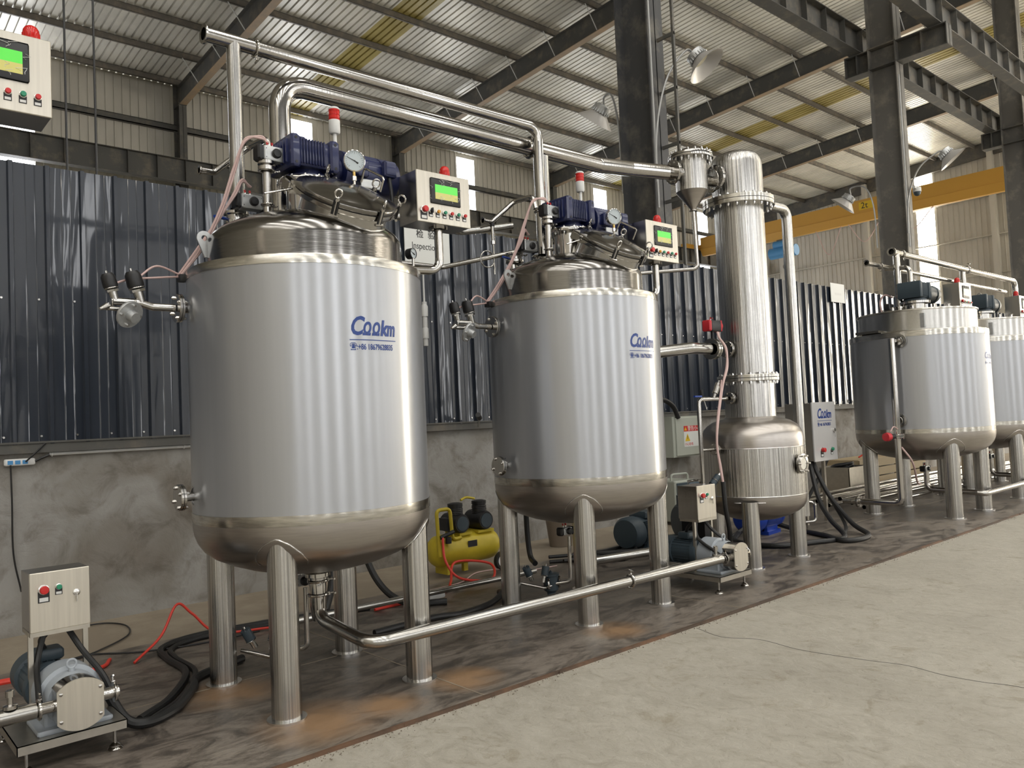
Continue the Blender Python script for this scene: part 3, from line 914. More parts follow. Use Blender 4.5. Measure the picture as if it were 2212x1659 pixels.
    b.build('lid_hinge', M['tube'], t)
    # lifting lugs
    for sg in (-1, 1):
        P = []; cx, cz, rr = -.575, 2.60, .042
        for k in range(17):
            a = PI*1.08-PI*1.25*k/16; P.append((cx+rr*math.cos(a), cz+rr*math.sin(a)))
        P += [(-.535, 2.52), (-.56, 2.49), (-.575, 2.49)]
        b = MB(); ring_in = [(cx+.017*math.cos(2*PI*k/16), cz+.017*math.sin(2*PI*k/16)) for k in range(16)]
        # plate with an eye: fan between outline and hole
        nP = len(P); Q = []
        for i in range(nP):
            a = math.atan2(P[i][1]-cz, P[i][0]-cx); Q.append((cx+.017*math.cos(a), cz+.017*math.sin(a)))
        for y0, y1 in ((.10, .112),):
            vs = [(x, y0, z) for x, z in P]+[(x, y0, z) for x, z in Q]+[(x, y1, z) for x, z in P]+[(x, y1, z) for x, z in Q]
            fs = []
            for i in range(nP):
                j = (i+1) % nP
                fs += [(i, nP+i, nP+j, j), (2*nP+i, 2*nP+j, 3*nP+j, 3*nP+i), (i, j, 2*nP+j, 2*nP+i), (nP+i, 3*nP+i, 3*nP+j, nP+j)]
            if sg > 0: vs = [(-x, -y, z) for x, y, z in vs]
            b.add(vs, fs)
        b.build('lifting_lug', M['silver'], t, smooth=False)
    # nozzle stubs on the top head
    for x, y, r, z1 in ((-.29, .36, .035, 2.83), (-.245, -.02, .026, 2.80), (.07, .41, .06, 2.86)):
        b = MB(); b.lathe([(r, 2.6), (r, z1)], (x, y, 0), n=24); b.torus((x, y, z1), (0, 0, 1), r*1.05, r*.2, 24, 6)
        b.build('top_nozzle', M['tube'], t)
    # bottom outlet collar
    b = MB(); b.lathe([(.05, .68), (.05, .645), (.075, .64), (.075, .62), (0, .62)], n=32); b.build('bottom_outlet', M['tube'], t)
    # lower blind flanged nozzle
    b = MB(); b.cyl((-.60, .11, 1.15), (-.74, .11, 1.15), .024, n=20); b.lathe([(.062, .655), (.062, .668), (.05, .67)], (0, .11, 1.15), (-1, 0, 0), 28)
    nz = b.build('side_nozzle', M['tube'], t)
    flange(nz, (-.745, .11, 1.15), (-1, 0, 0), .072, .014, M['tube'], M['rubber'], 4, .011)
    return t

def agitator(label, loc):
    t = thing('agitator_drive', label, 'gear motor', loc, group='blue agitator gear motors')
    b = MB()
    b.rbox(-.15, .165, -.13, .15, 3.05, 3.205, .014)
    for k in range(9): b.rbox(-.085+k*.019, -.076+k*.019, -.142, .16, 3.06, 3.21, .003)      # cooling ribs
    for k in range(7): b.rbox(-.165, .0, -.11+k*.036, -.10+k*.036, 3.058, 3.2, .003)
    for x in (-.15, .105): b.rbox(x, x+.062, -.155, .155, 3.03, 3.225, .012)
    b.rbox(-.12, -.02, -.10, .10, 3.2, 3.235, .01)
    b.build('gear_housing', M['blue'], t)
    for x in (-.12, .136):
        for z in (3.055, 3.2):
            b = MB(); b.cyl((x, -.1565, z), (x, -.154, z), .009, n=12); b.build('bolt_hole', M['black'], t)
    b = MB(); b.lathe([(.15, 2.998), (.15, 3.012), (.11, 3.016), (.105, 3.06), (0, 3.06)], (.03, .02, 0), n=32)
    for k in range(6):
        a = k*PI/3+.2; b.box(.03+.1*math.cos(a)-.005, .03+.1*math.cos(a)+.03, .02+.1*math.sin(a)-.008, .02+.1*math.sin(a)+.008, 3.01, 3.055)
    b.build('mounting_foot', M['blue'], t)
    b = MB(); b.lathe([(0, .16), (.10, .16), (.10, .19), (.085, .2), (.085, .23), (.132, .24), (.132, .26), (.122, .262), (.122, .50), (.13, .502), (.13, .62), (.12, .635), (0, .64)], (0, .02, 3.10), (1, 0, 0), 40)
    for k in range(26):
        a = 2*PI*k/26
        if -.5 < math.sin(a) < 2:
            b.box(.27, .495, .02+.118*math.cos(a)-.002, .02+.118*math.cos(a)+.002, 3.10+.118*math.sin(a)-.008, 3.10+.118*math.sin(a)+.012)
    mo = b.build('motor', M['blue'], t)
    b = MB(); b.rbox(.49, .58, -.145, -.10, 3.075, 3.175, .008); b.rbox(.498, .572, -.152, -.14, 3.085, 3.165, .004); b.build('terminal_box', M['blue'], mo)
    b = MB(); b.rbox(.29, .38, -.14, -.09, 3.05, 3.15, .01); b.build('terminal_box', M['blue'], mo)
    b = MB(); b.rbox(.33, .48, -.118, -.105, 2.985, 3.04, .003); b.build('name_plate', M['silver'], mo)
    b = MB(); b.tube(spline([(.535, -.12, 3.07), (.54, -.13, 2.99), (.55, -.12, 2.90), (.56, -.08, 2.86)], 6), .012, 8); b.build('motor_cable', M['black'], mo)
    return t

def signal_tower(label, loc):
    t = thing('signal_tower', label, 'signal light', loc, group='red and white signal towers on the tanks')
    b = MB(); b.cyl((0, 0, 3.21), (0, 0, 3.385), .0125, n=14); b.lathe([(.045, 3.21), (.045, 3.225), (.03, 3.245), (0, 3.25)], n=24); b.build('pole', M['white'], t)
    b = MB(); b.lathe([(0, 3.378), (.028, 3.378), (.036, 3.39), (.036, 3.465), (0, 3.465)], n=28); b.build('sounder', M['white'], t)
    b = MB(); b.lathe([(.035, 3.465), (.035, 3.535), (0, 3.535)], n=28)
    for k in range(3): b.torus((0, 0, 3.475+k*.025), (0, 0, 1), .035, .0025, 28, 6)
    b.build('red_lens', M['lens'], t)
    b = MB(); b.lathe([(.036, 3.535), (.036, 3.543), (.03, 3.55), (0, 3.552)], n=28); b.build('cap', M['white'], t)
    return t

def gauge_dial(parent, c, nrm, r, case, depth):
    c = Vector(c); x, y, z = frame_of(nrm)
    b = MB(); b.lathe([(0, -depth), (r*.93, -depth), (r*.97, -depth+.004), (r, 0), (r, .006), (r*.93, .008), (r*.9, .004)], c, nrm, 40)
    b.build('gauge_case', case, parent)
    b = MB(); b.lathe([(0, .003), (r*.91, .003)], c, nrm, 40); d = b.build('dial_face', M['dial'], parent)
    b = MB()
    for k in range(21):
        a = math.radians(225-270*k/20); rr = r*(.70 if k % 5 else .62)
        p = c+x*(math.cos(a)*rr)+y*(math.sin(a)*rr)+z*.0036; q = c+x*(math.cos(a)*r*.8)+y*(math.sin(a)*r*.8)+z*.0036
        b.cyl(p, q, .0007, n=4)
    b.build('scale_marks', M['ink'], d)
    # pointer: from upper left to lower right as the photo shows
    e1 = Vector((0, 0, 1)); e1 = (e1-z*e1.dot(z)).normalized(); e0 = e1.cross(z)
    b = MB(); tip = c+e0*(-.72*r)+e1*(.32*r)+z*.005; tail = c+e0*(.33*r)+e1*(-.2*r)+z*.005
    b.cyl(c+z*.005, tip, .0022, .0008, n=6); b.cyl(c+z*.005, tail, .0018, .005, n=6); b.cyl(c+z*.004, c+z*.008, .004, n=10)
    b.build('pointer', M['ink'], d)

def lid_gauge(label, loc):
    t = thing('pressure_gauge', label, 'gauge', loc, group='round pressure gauges above the tank lids')
    gauge_dial(t, (0, 0, 3.04), (-.28, -1, -.12), .064, M['tube'], .035)
    b = MB(); b.cyl((0, 0.01, 2.865), (0, 0.01, 2.94), .008, n=10); b.build('stem', M['tube'], t)
    b = MB(); b.hex((0, .01, 2.925), (0, 0, 1), .014, .026); b.build('union_nut', M['bolt'], t)
    b = MB(); b.cyl((0, .01, 2.95), (0, .01, 2.985), .009, n=10); b.build('brass_fitting', M['brass'], t)
    return t

def eye_bolt(parent, c, name='eye_bolt', m=None):
    b = MB(); c = Vector(c); b.torus(c+V(0, 0, .03), (.4, 1, 0), .022, .0055, 20, 8); b.cyl(c, c+V(0, 0, .01), .014, n=12); b.build(name, m or M['tube'], parent)

def push_button(parent, x, y, z, m, r=.012, name='push_button', plate=True, h=.012, white=False):
    b = MB(); b.lathe([(r*1.2, 0), (r*1.2, .006), (r*.95, .008)], (x, y, z), (0, -1, 0), 20)
    b.mat(1).lathe([(r*.92, .006), (r, .01), (r, h+.006), (r*.85, h+.01), (0, h+.011)], (x, y, z), (0, -1, 0), 20)
    o = b.build(name, [M['bolt'], m], parent)
    if plate:
        b = MB(); b.box(x-r*1.25, x+r*1.25, y-.003, y, z-r*3.1, z-r*.4); b.mat(1).box(x-r*.95, x+r*.95, y-.0036, y-.0028, z-r*2.85, z-r*1.9)
        b.build('legend_plate', [M['black'], M['white']], o, smooth=False)
    return o
def beacon(parent, c, r=.034):
    b = MB(); b.lathe([(r*1.05, 0), (r*1.05, .03), (r*.9, .034), (0, .034)], c, n=28)
    o = b.build('beacon_base', M['white'], parent)
    b = MB(); b.lathe([(r*.97, .034), (r, .04), (r, .07), (r*.92, .09), (r*.7, .103), (r*.35, .11), (0, .112)], c, n=28)
    for k in range(14):
        a = 2*PI*k/14; b.cyl(Vector(c)+V(r*math.cos(a), r*math.sin(a), .04), Vector(c)+V(r*math.cos(a), r*math.sin(a), .075), .0018, n=5)
    b.build('beacon_lens', M['lens'], parent)

def control_panel(label, loc, post=True, seven=True, foil=True, bx=.115):
    """cabinet front at local y=-.1, x -.21...21, z 0...33"""
    t = thing('control_cabinet', label, 'control panel', loc, group='touch screen control panels with red beacons')
    b = MB(); b.box(-.21, .21, -.095, .10, 0, .325); b.build('cabinet', M['dark_panel'], t, smooth=False)
    b = MB(); b.rbox(-.212, .212, -.106, -.093, -.003, .328, .003); b.build('door', M['panel'], t, smooth=False)
    b = MB(); b.rbox(-.11, .13, -.114, -.105, .125, .29, .006); s = b.build('screen_bezel', M['black'], t)
    b = MB(); b.box(-.075, .105, -.1155, -.1135, .198, .25); b.mat(1).box(-.075, .105, -.1155, -.1135, .155, .198)
    b.build('display', [M['scrgreen'], M['scryellow']], s, smooth=False)
    if foil:
        b = MB(); rnd = random.Random(3)
        for k in range(16):
            x0 = rnd.choice([-.1, .11, -.02, .05])+rnd.uniform(-.015, .015); z0 = rnd.uniform(.14, .275)
            p = [(x0+rnd.uniform(-.012, .012)*j, -.1162, z0+.008*j) for j in range(4)]
            b.tube(p, .0009, 4)
        b.build('protective_foil_creases', M['white'], s)
    xs = [-.165+.054*k for k in range(7)]
    push_button(t, xs[0], -.106, .075, M['red'], .020, 'emergency_button', h=.022)
    o = push_button(t, xs[1], -.106, .072, M['black'], .012, 'selector_knob')
    b = MB(); b.box(xs[1]-.004, xs[1]+.004, -.135, -.11, .056, .088, ); b.build('lever', M['black'], o, smooth=False)
    for x, m in zip(xs[2:], ('amber', 'green', 'red', 'green', 'red')): push_button(t, x, -.106, .072, M[m], .0115)
    beacon(t, (bx, .03, .326))
    if post:
        b = MB(); b.tube(fillet([(.02, 0, .0), (.02, 0, -.285), (-.24, .04, -.29)], .09, 10), .028, 20); b.build('support_pipe', M['tube'], t)
        b = MB(); b.lathe([(.045, -.012), (.045, 0)], (.02, 0, 0), n=24); 
        for sg in (-1, 1): b.cyl((.02+.05*sg, -.03, -.006), (.02+.05*sg, .03, -.006), .006, n=6)
        b.build('mounting_collar', M['tube'], t)
    return t

def actuator(parent, c, L=.135, h=.085, d=.075, face=(0, -1, 0), cap_x=-1, dark='black', body='silver', knob=True):
    """rack and pinion actuator: long axis X"""
    c = Vector(c)
    b = MB(); b.rbox(c.x-L/2, c.x+L/2, c.y-d/2, c.y+d/2, c.z-h/2, c.z+h/2, .006); o = b.build('actuator_body', M[body], parent)
    b = MB(); b.rbox(c.x-L/2-.038, c.x-L/2, c.y-d/2-.003, c.y+d/2+.003, c.z-h/2-.003, c.z+h/2+.003, .01)
    b.build('end_cap', M[dark], parent)
    b = MB(); b.rbox(c.x+L/2, c.x+L/2+.016, c.y-d/2-.003, c.y+d/2+.003, c.z-h/2-.003, c.z+h/2+.003, .006); b.build('end_cap', M[dark], parent)
    if knob:
        b = MB(); b.lathe([(.028, 0), (.028, .014), (.022, .022), (0, .024)], (c.x+.005, c.y-d/2, c.z), (0, -1, 0), 24); b.build('position_indicator', M['black'], parent)
    b = MB()
    for sx in (-1, 1):
        for sz in (-1, 1): b.cyl((c.x+sx*L*.4, c.y-d/2-.001, c.z+sz*h*.3), (c.x+sx*L*.4, c.y-d/2, c.z+sz*h*.3), .003, n=6)
    b.build('screws', M['black'], o)
    for sx in (0, .03):
        b = MB(); b.cyl((c.x-.03+sx, c.y, c.z+h/2), (c.x-.03+sx, c.y, c.z+h/2+.018), .006, n=8); fo = b.build('air_fitting', M['bolt'], parent)
        b = MB(); b.cyl((c.x-.03+sx, c.y, c.z+h/2+.016), (c.x-.034+sx, c.y, c.z+h/2+.032), .0065, n=8); b.build('push_in_ring', M['red'], fo)

def top_valves(label_a, label_b, off):
    """two actuated valves on the top risers, local to the tank centre"""
    ox, oy = off
    t = thing('actuated_valve', label_a, 'valve', (ox-.235, oy-.02, 3.01), group='actuated valves on the tank tops')
    actuator(t, (.03, -.0, .10))
    b = MB(); b.cyl((-.01, 0, -.27), (-.01, 0, .05), .024, n=20); b.build('riser_tube', M['leg'], t)
    b = MB(); b.lathe([(.03, .0), (.05, .002), (.05, .022), (.03, .024), (.03, .035), (.05, .037), (.05, .055), (.02, .056)], (-.01, 0, 0), n=28); b.build('valve_body', M['tube'], t)
    clamp(t, (-.01, 0, .0), (0, 0, 1), .036, M['tube'], side=(1, -.3, 0)); clamp(t, (-.01, 0, -.2), (0, 0, 1), .032, M['tube'], side=(1, .3, 0))
    t2 = thing('actuated_valve', label_b, 'valve', (ox-.28, oy+.30, 2.85), group='actuated valves on the tank tops')
    actuator(t2, (.03, -.09, .025))
    b = MB(); b.lathe([(.045, -.085), (.075, -.083), (.075, -.066), (.06, -.06), (.06, -.03), (.075, -.024), (.075, -.008), (.045, -.006)], (0, .05, 0), n=32); b.build('valve_body', M['tube'], t2)
    b = MB(); b.cyl((-.06, .05, -.055), (-.15, .02, -.055), .009, n=10); b.build('blue_handle', M['blueband'], t2)
    clamp(t2, (0, .05, -.02), (0, 0, 1), .052, M['tube'], side=(1, -.4, 0)); clamp(t2, (0, .05, -.09), (0, 0, 1), .052, M['tube'], side=(1, .2, 0))
    return t, t2

def steam_inlet(label, loc, full=True):
    """flanged side inlet with two angle seat valves; x runs away from the shell"""
    t = thing('steam_inlet', label, 'valve', loc, group='steam inlets on the left side of the tanks')
    b = MB(); b.cyl((.1, 0, 0), (0, 0, 0), .026, n=20); b.lathe([(.078, .0), (.078, .014), (.05, .016)], (.075, 0, 0), (1, 0, 0), 28); b.build('stub', M['tube'], t)
    flange(t, (-.03, 0, 0), (-1, 0, 0), .08, .013, M['tube'], M['rubber'], 4, .011)
    b = MB(); b.tube(fillet([(-.05, 0, 0), (-.17, 0, .0), (-.23, .0, .018), (-.38, 0, .02)], .05), .021, 16); b.build('inlet_pipe', M['steel'], t)
    b = MB(); b.tube(fillet([(-.24, -.01, .0), (-.33, -.02, -.025), (-.42, -.01, -.02)], .03), .012, 12); b.build('bypass_pipe', M['steel'], t)
    for x, s in ((-.225, 1.15), (-.355, 1.0)):
        v = MB(); p = Vector((x, 0, .02)); a = Vector((-.28, 0, 1)).normalized()
        v.cyl(p, p+a*.06*s, .020*s, .024*s, n=18); v.cyl(p+a*.05*s, p+a*.062*s, .034*s, n=6)
        v.mat(1); v.lathe([(.0, .0), (.036*s, .0), (.038*s, .01), (.036*s, .058*s), (.026*s, .075*s), (.0, .078*s)], p+a*.075*s, a, 24)
        v.mat(0); v.torus(p+a*.07*s, a, .034*s, .004, 22, 6); v.cyl(p+a*.15*s, p+a*.165*s, .007, n=8)
        v.build('angle_valve', [M['steel'], M['black']], t)
    b = MB(); c = Vector((-.30, -.05, -.055)); b.lathe([(0, -.008), (.074, -.008), (.076, 0), (.074, .008), (.03, .008), (.028, .05), (0, .05)], c, (.35, -.75, -.45), 28)
    o = b.build('blind_flange', M['silver'], t); bolts(o, c, (.35, -.75, -.45), .056, 4, .008, .012, M['bolt'], off=.008)
    b = MB(); b.cyl((-.40, -.02, -.01), (-.44, -.03, -.03), .018, .008, n=12); b.build('end_plug', M['steel'], t)
    for x in (-.375, -.26):
        b = MB(); b.torus((x, 0, .01), (1, 0, 0), .026, .005, 18, 6); b.build('clamp_ring', M['steel'], t)
    return t

def hose_bundle(label, off):
    ox, oy = off
    t = thing('air_hose_bundle', label, 'hose', (ox-.65, oy+.26, 2.4), group='pink air hose bundles at the tank tops')
    O = Vector((ox-.65, oy+.26, 2.4)); base = Vector((ox, oy, 0))
    def H(pts, r=.0075):
        b = MB(); b.tube(spline([Vector(p)+base-O for p in pts], 8), r, 8); b.build('hose', M['hose'], t)
    for k in range(2):
        d = k*.012
        H([(-.235+d, -.02, 3.18), (-.27, -.01, 3.215-d), (-.35, .03, 3.18+d), (-.40+d, .08, 3.03), (-.46+d, .14, 2.80), (-.55+d, .2, 2.58), (-.66, .26, 2.40)])
    for k in range(2):
        d = k*.012
        H([(-.26+d, .2, 2.97), (-.31, .18, 3.0-d), (-.37+d, .17, 2.90), (-.45-d*.5, .18, 2.75), (-.57-d*.5, .21, 2.56), (-.66-d, .27, 2.40)])
    H([(-.66, .26, 2.41), (-.80, .22, 2.44), (-.90, .19, 2.37), (-.96, .16, 2.335)], .006)
    H([(-.66, .27, 2.40), (-.80, .22, 2.375), (-.95, .2, 2.35), (-1.05, .18, 2.31)], .006)
    b = MB(); b.box(-.02, .02, -.03, .03, -.03, .01); b.build('cable_tie_mount', M['black'], t, smooth=False)
    return t

def bottom_valve(label, loc):
    """actuated condensate valve and strainer set on the floor under a tank; local to tank centre"""
    t = thing('condensate_valve_set', label, 'valve', loc, group='condensate valve sets under the tanks')
    actuator(t, (-.02, .17, .575), L=.09, h=.06, d=.06)
    b = MB(); b.tube(fillet([(0, .16, .53), (0, .16, .17), (-.1, .27, .15)], .04), .016, 14); b.build('drain_pipe', M['tube'], t)
    b = MB(); b.tube(fillet([(-.08, .25, .15), (-.18, .28, .13), (-.30, .43, .17)], .04), .013, 12); b.build('lower_pipe', M['steel'], t)
    for p, a in (((-.17, .30, .17), (.25, 0, 1)), ((-.24, .36, .19), (-.5, 0, .9))):
        v = MB(); p = Vector(p); a = Vector(a).normalized()
        v.cyl(p, p+a*.05, .018, n=14); v.mat(1).cyl(p+a*.05, p+a*.13, .03, n=20); v.mat(0).torus(p+a*.055, a, .03, .004, 20, 6); v.cyl(p+a*.13, p+a*.15, .008, n=8)
        v.build('angle_valve', [M['steel'], M['gmotor']], t)
    b = MB(); b.lathe([(0, .03), (.03, .03), (.035, .08), (.06, .1), (.062, .21), (.07, .215), (.07, .23), (.02, .235), (0, .26)], (-.09, .30, 0), n=28); b.build('strainer', M['gmotor'], t)
    for x in (-.03, -.15):
        v = MB(); v.lathe([(0, -.006), (.05, -.006), (.05, .006), (0, .006)], (x, .27, .16), (.8, -.6, 0), 24); o = v.build('flange', M['tube'], t)
        bolts(o, (x, .27, .16), (.8, -.6, 0), .037, 4, .007, .008, M['bolt'], off=.006)
    b = MB(); b.box(-.14, -.04, .26, .34, 0, .035); b.build('base', M['gmotor'], t, smooth=False)
    return t

T1 = Vector((2.26, 4.39, 0)); T2 = Vector((4.60, 4.45, 0)); D = T2-T1
def two(o, label): return dup(o, D, label)
a = mixing_tank('big round stainless tank on four legs, nearest to the camera', T1); two(a, 'round stainless tank on four legs, second from the left, beside the tower')
a = agitator('dark blue gear motor on top of the nearest big tank', T1); two(a, 'dark blue gear motor on top of the second tank')
a = signal_tower('red and white signal tower beside the blue motor of the nearest tank', T1+V(.285, .11, 0)); two(a, 'red and white signal tower beside the blue motor of the second tank')
a = lid_gauge('round pressure gauge standing over the tilted lid of the nearest tank', T1+V(.13, -.38, 0)); two(a, 'round pressure gauge standing over the tilted lid of the second tank')
a = control_panel('control panel with green and yellow screen right of the nearest tank lid', T1+V(.835, -.19, 2.775)); two(a, 'control panel with green and yellow screen right of the second tank lid')
control_panel('grey control panel cut by the left edge of the photo, red beacon on top', (.565, 3.85, 2.86), post=False, bx=.165)
b = MB(); b.tube([(.40, 3.88, 2.86), (.40, 3.88, 2.2), (-.1, 3.9, 2.15)], .028, 14)
tag(b.build('panel_support_pipe', M['tube'], origin=(.40, 3.88, 2.2)), 'upright pipe carrying the cut-off control panel at the left edge', 'pipe')
v1, v2 = top_valves('upper silver and black valve actuator left of the nearest blue motor', 'lower silver and black valve actuator over the nearest tank dome', (T1.x, T1.y))
two(v1, 'upper silver and black valve actuator left of the second blue motor'); two(v2, 'lower silver and black valve actuator over the second tank dome')
a = steam_inlet('flanged steam inlet with two black angle valves left of the nearest tank', T1+V(-.68, .16, 2.2)); two(a, 'flanged steam inlet with two black angle valves left of the second tank')
a = hose_bundle('bundle of pale pink air hoses running down left of the nearest tank dome', (T1.x, T1.y)); two(a, 'bundle of pale pink air hoses running down left of the second tank dome')
a = bottom_valve('condensate valve set on the floor behind the front leg of the nearest tank', T1+V(0, 0, 0)); two(a, 'condensate valve set with dark strainer on the floor under the second tank')
# eye bolts near the gauges
for T, w in ((T1, 'nearest'), (T2, 'second')):
    r = thing('small_gauge', 'small black-rimmed gauge on the panel support pipe, %s tank' % w, 'gauge', T+V(.66, -.17, 2.49), group='small black gauges on the panel supports')
    gauge_dial(r, (0, 0, .10), (.35, -1, 0), .035, M['black'], .04)
    b = MB(); b.cyl((0, .0, -.0), (0, .0, .07), .009, n=10); b.build('stem', M['tube'], r)
    for k, (dx, dy) in enumerate(((.03, -.12),)):
        r = thing('flexible_conduit', 'grey flexible conduit hanging from the gear motor of the %s tank' % w, 'cable', T+V(.16, -.10, 2.9), group='grey flexible conduits at the gear motors')
        b = MB(); b.tube(spline([(.0, 0, .12), (.02, -.02, .0), (.05, .0, -.08)], 6), .009, 8); b.tube(spline([(.2, -.08, -.02), (.27, -.05, -.06), (.36, -.03, -.03), (.40, -.02, -.05)], 6), .011, 8); b.build('conduit', M['arm'], r)

# ---- header pipes over the tanks
def header(name, pts, r, label, m='tube', R=None, n=24, flares=(), clamps=()):
    t = thing(name, label, 'pipe', pts[0])
    O = Vector(pts[0])
    P = [Vector(p)-O for p in pts]
    b = MB(); b.tube(fillet(P, R or r*2.4, 12), r, n, caps=False)
    b.build('tube', M[m], t)
    for p, a in flares:
        b = MB(); p = Vector(p)-O; b.lathe([(r*.85, -.01), (r*.85, .004), (r*1.35, .006), (r*1.38, 0), (r*1.35, -.006), (r, -.008)], p, a, 28)
        fr_ = b.build('open_ferrule', M['tube'], t)
        b = MB(); b.lathe([(r*.86, -.05), (0, -.05)], p, a, 28); b.build('bore_shade_disc', M['black'], fr_)  # black disc standing for the shade inside the open pipe
    for p, a, sd in clamps: clamp(t, Vector(p)-O, a, r*1.08, M['tube'], side=sd)
    return t
HY = 4.71
h = header('overhead_pipe', [(1.80, HY, 3.905), (4.56, HY, 3.905), (4.56, HY, 2.84)], .044, 'upper thin overhead pipe from the nearest tank bending down to the second tank', R=.13,
       flares=[((1.80, HY, 3.905), (-1, 0, 0))], clamps=[((2.12, HY, 3.905), (1, 0, 0), (0, -.2, -1)), ((4.56, HY, 3.2), (0, 0, 1), (-1, -.5, 0))])
header('riser_pipe', [(1.98, HY, 2.86), (1.98, HY, 3.905)], .043, 'vertical pipe with open end carrying the thin overhead pipe at the nearest tank', 'leg')
BY = 4.85
header('vapour_pipe', [(2.34, BY, 2.74), (2.34, BY, 3.79), (5.45, BY, 3.79), (5.80, 4.76, 3.79), (6.30, 4.60, 3.79)], .070, 'thick overhead vapour pipe looping from the nearest tank to the separator', R=.2,
       clamps=[((4.6, BY, 3.79), (1, 0, 0), (-.2, -.9, .6))])
header('riser_pipe', [(4.72, BY, 2.74), (4.72, BY, 3.73)], .066, 'thick vertical riser joining the vapour pipe behind the second tank', 'leg')
for T, w in ((T1, 'nearest'), (T2, 'second')):
    h = header('branch_pipe', [T+V(-.42, .56, 3.14), T+V(-.33, .56, 3.14), T+V(-.12, .5, 3.33), T+V(-.09, .3, 3.33), T+V(-.09, .27, 3.22)], .021, 'small bent branch pipe at the valves on the %s tank' % w,
           flares=[(T+V(-.42, .56, 3.14), (-1, 0, 0))], R=.05, n=16)
header('cross_pipe', [(2.42, 5.05, 3.06), (3.4, 5.0, 3.06), (4.05, 5.15, 3.06), (4.45, 4.95, 3.12)], .03, 'horizontal pipe with a bend behind the control panel of the nearest tank', 'steel', R=.15)
header('cross_pipe', [(2.75, 5.3, 2.78), (3.95, 5.3, 2.78), (4.50, 4.78, 2.90)], .02, 'thin dark pipe passing behind the sign between the two tanks', 'steel', R=.1)
w = thing('pressure_sensor', 'upright chrome sensor with coiled tube between the two tanks', 'sensor', (4.27, 5.0, 2.7))
b = MB(); b.cyl((0, 0, .28), (0, 0, .40), .016, n=14); b.hex((0, 0, .25), (0, 0, 1), .02, .03); b.mat(1).cyl((0, 0, .40), (0, 0, .43), .018, n=12); b.build('sensor_body', [M['tube'], M['black']], w)
b = MB(); b.tube([(0, 0, 0), (0, 0, .26)], .006, 8); b.torus((-.07, 0, .12), (.1, 1, 0), .068, .006, 30, 8); b.build('coil_tube', M['steel'], w)
w = thing('level_valve', 'white capped valve column right of the nearest tank shell', 'valve', (3.76, 5.3, 2.06))
b = MB(); b.cyl((0, 0, .06), (0, 0, .42), .02, n=14); b.cyl((0, 0, .4), (0, 0, .71), .008, n=8); b.lathe([(.026, .12), (.026, .2), (.02, .21)], n=16); b.lathe([(.026, .30), (.028, .38), (.02, .40)], n=16); b.build('valve_body', M['white'], w)

# ---- product line along the front
pt = thing('product_pipe', 'long low product pipe running in front of the tank legs to the grey pump', 'pipe', T1+V(0, 0, .3))
O = T1+V(0, 0, .3)
PZ = .305
pts = [(2.26, 4.39, .60), (2.26, 4.39, .37), (2.27, 3.83, .315), (5.55, 3.83, .285)]
b = MB(); b.tube(fillet([Vector(p)-O for p in pts], .13, 10), .037, 24); b.build('tube', M['steel'], pt)
b = MB(); b.lathe([(.05, .22), (.05, .30), (.046, .315)], n=28); b.lathe([(.0375, .06), (.048, .14), (.05, .20)], n=28); b.build('reducer', M['tube'], pt)
clamp(pt, (0, 0, .21), (0, 0, 1), .05, M['tube'], side=(1, -.3, 0)); clamp(pt, (0, 0, .29), (0, 0, 1), .05, M['tube'], side=(1, -.1, 0))
clamp(pt, Vector((4.42, 3.83, .295))-O, (1, 0, 0), .041, M['tube'], side=(-.1, -.2, 1))
flange(pt, (0, 0, .312), (0, 0, 1), .062, .01, M['tube'], M['rubber'], 6, .006, name='outlet_flange')
header('floor_pipe', [(2.55, 5.42, .12), (4.62, 5.36, .12), (4.9, 5.36, .12)], .024, 'thin steel pipe lying low behind the tank legs from left to right', 'steel', n=16)
header('floor_pipe', [(5.35, 5.28, .12), (6.35, 4.95, .16)], .04, 'short thick steel pipe on the floor behind the second tank', 'steel', n=16)

# ------------------------------------------------------------------ tower evaporator
R3 = Vector((7.03, 4.41, 0))
t = thing('evaporator_tower', 'tall stainless tower with two bolted flanges standing on a domed pot', 'tower', R3)
RL = [(.49, .66), (.489, .62), (.48, .575), (.455, .53), (.41, .49), (.33, .45), (.22, .415), (.1, .395), (0, .39)]
b = MB(); b.lathe([(.49, .66), (.49, 1.115)], n=96); b.build('pot_shell', M['leg'], t)
b = MB(); b.torus((0, 0, .66), (0, 0, 1), .490, .005, 96, 6); b.torus((0, 0, 1.115), (0, 0, 1), .490, .005, 96, 6); b.build('weld_seam', M['bolt'], t)
b = MB(); b.lathe(RL, n=72); b.build('pot_bottom', M['belly'], t)
b = MB(); b.lathe([(.49, 1.115), (.49, 1.18), (.482, 1.24), (.462, 1.29), (.425, 1.33), (.37, 1.365), (.31, 1.385), (.262, 1.395), (.243, 1.41)], n=72); b.build('pot_dome', M['belly'], t)
for x, y in ((-.43, -.21), (.40, -.21), (0, .46)): leg(t, x, y, .08, .62, RL, .49)
b = MB(); b.lathe([(.243, 1.40), (.243, 1.76)], n=72); b.build('lower_column', M['leg'], t)
b = MB(); b.lathe([(.243, 1.82), (.243, 3.50)], n=72); b.build('column', M['leg'], t)
def big_flange(z, R, th, nb, name):
    b = MB(); b.lathe([(.2, z-th), (R*.99, z-th), (R, z-th+.004), (R, z-.003), (.2, z-.003)], n=72)
    b.lathe([(.2, z+.003), (R, z+.003), (R, z+th-.004), (R*.99, z+th), (.2, z+th)], n=72)
    b.mat(1).lathe([(R*.985, z-.003), (R*.985, z+.003)], n=72)
    o = b.build(name, [M['band'], M['rubber']], t)
    bolts(o, (0, 0, 0), (0, 0, 1), R-.032, nb, .014, .014, M['bolt'], off=z+th, two=2*th)
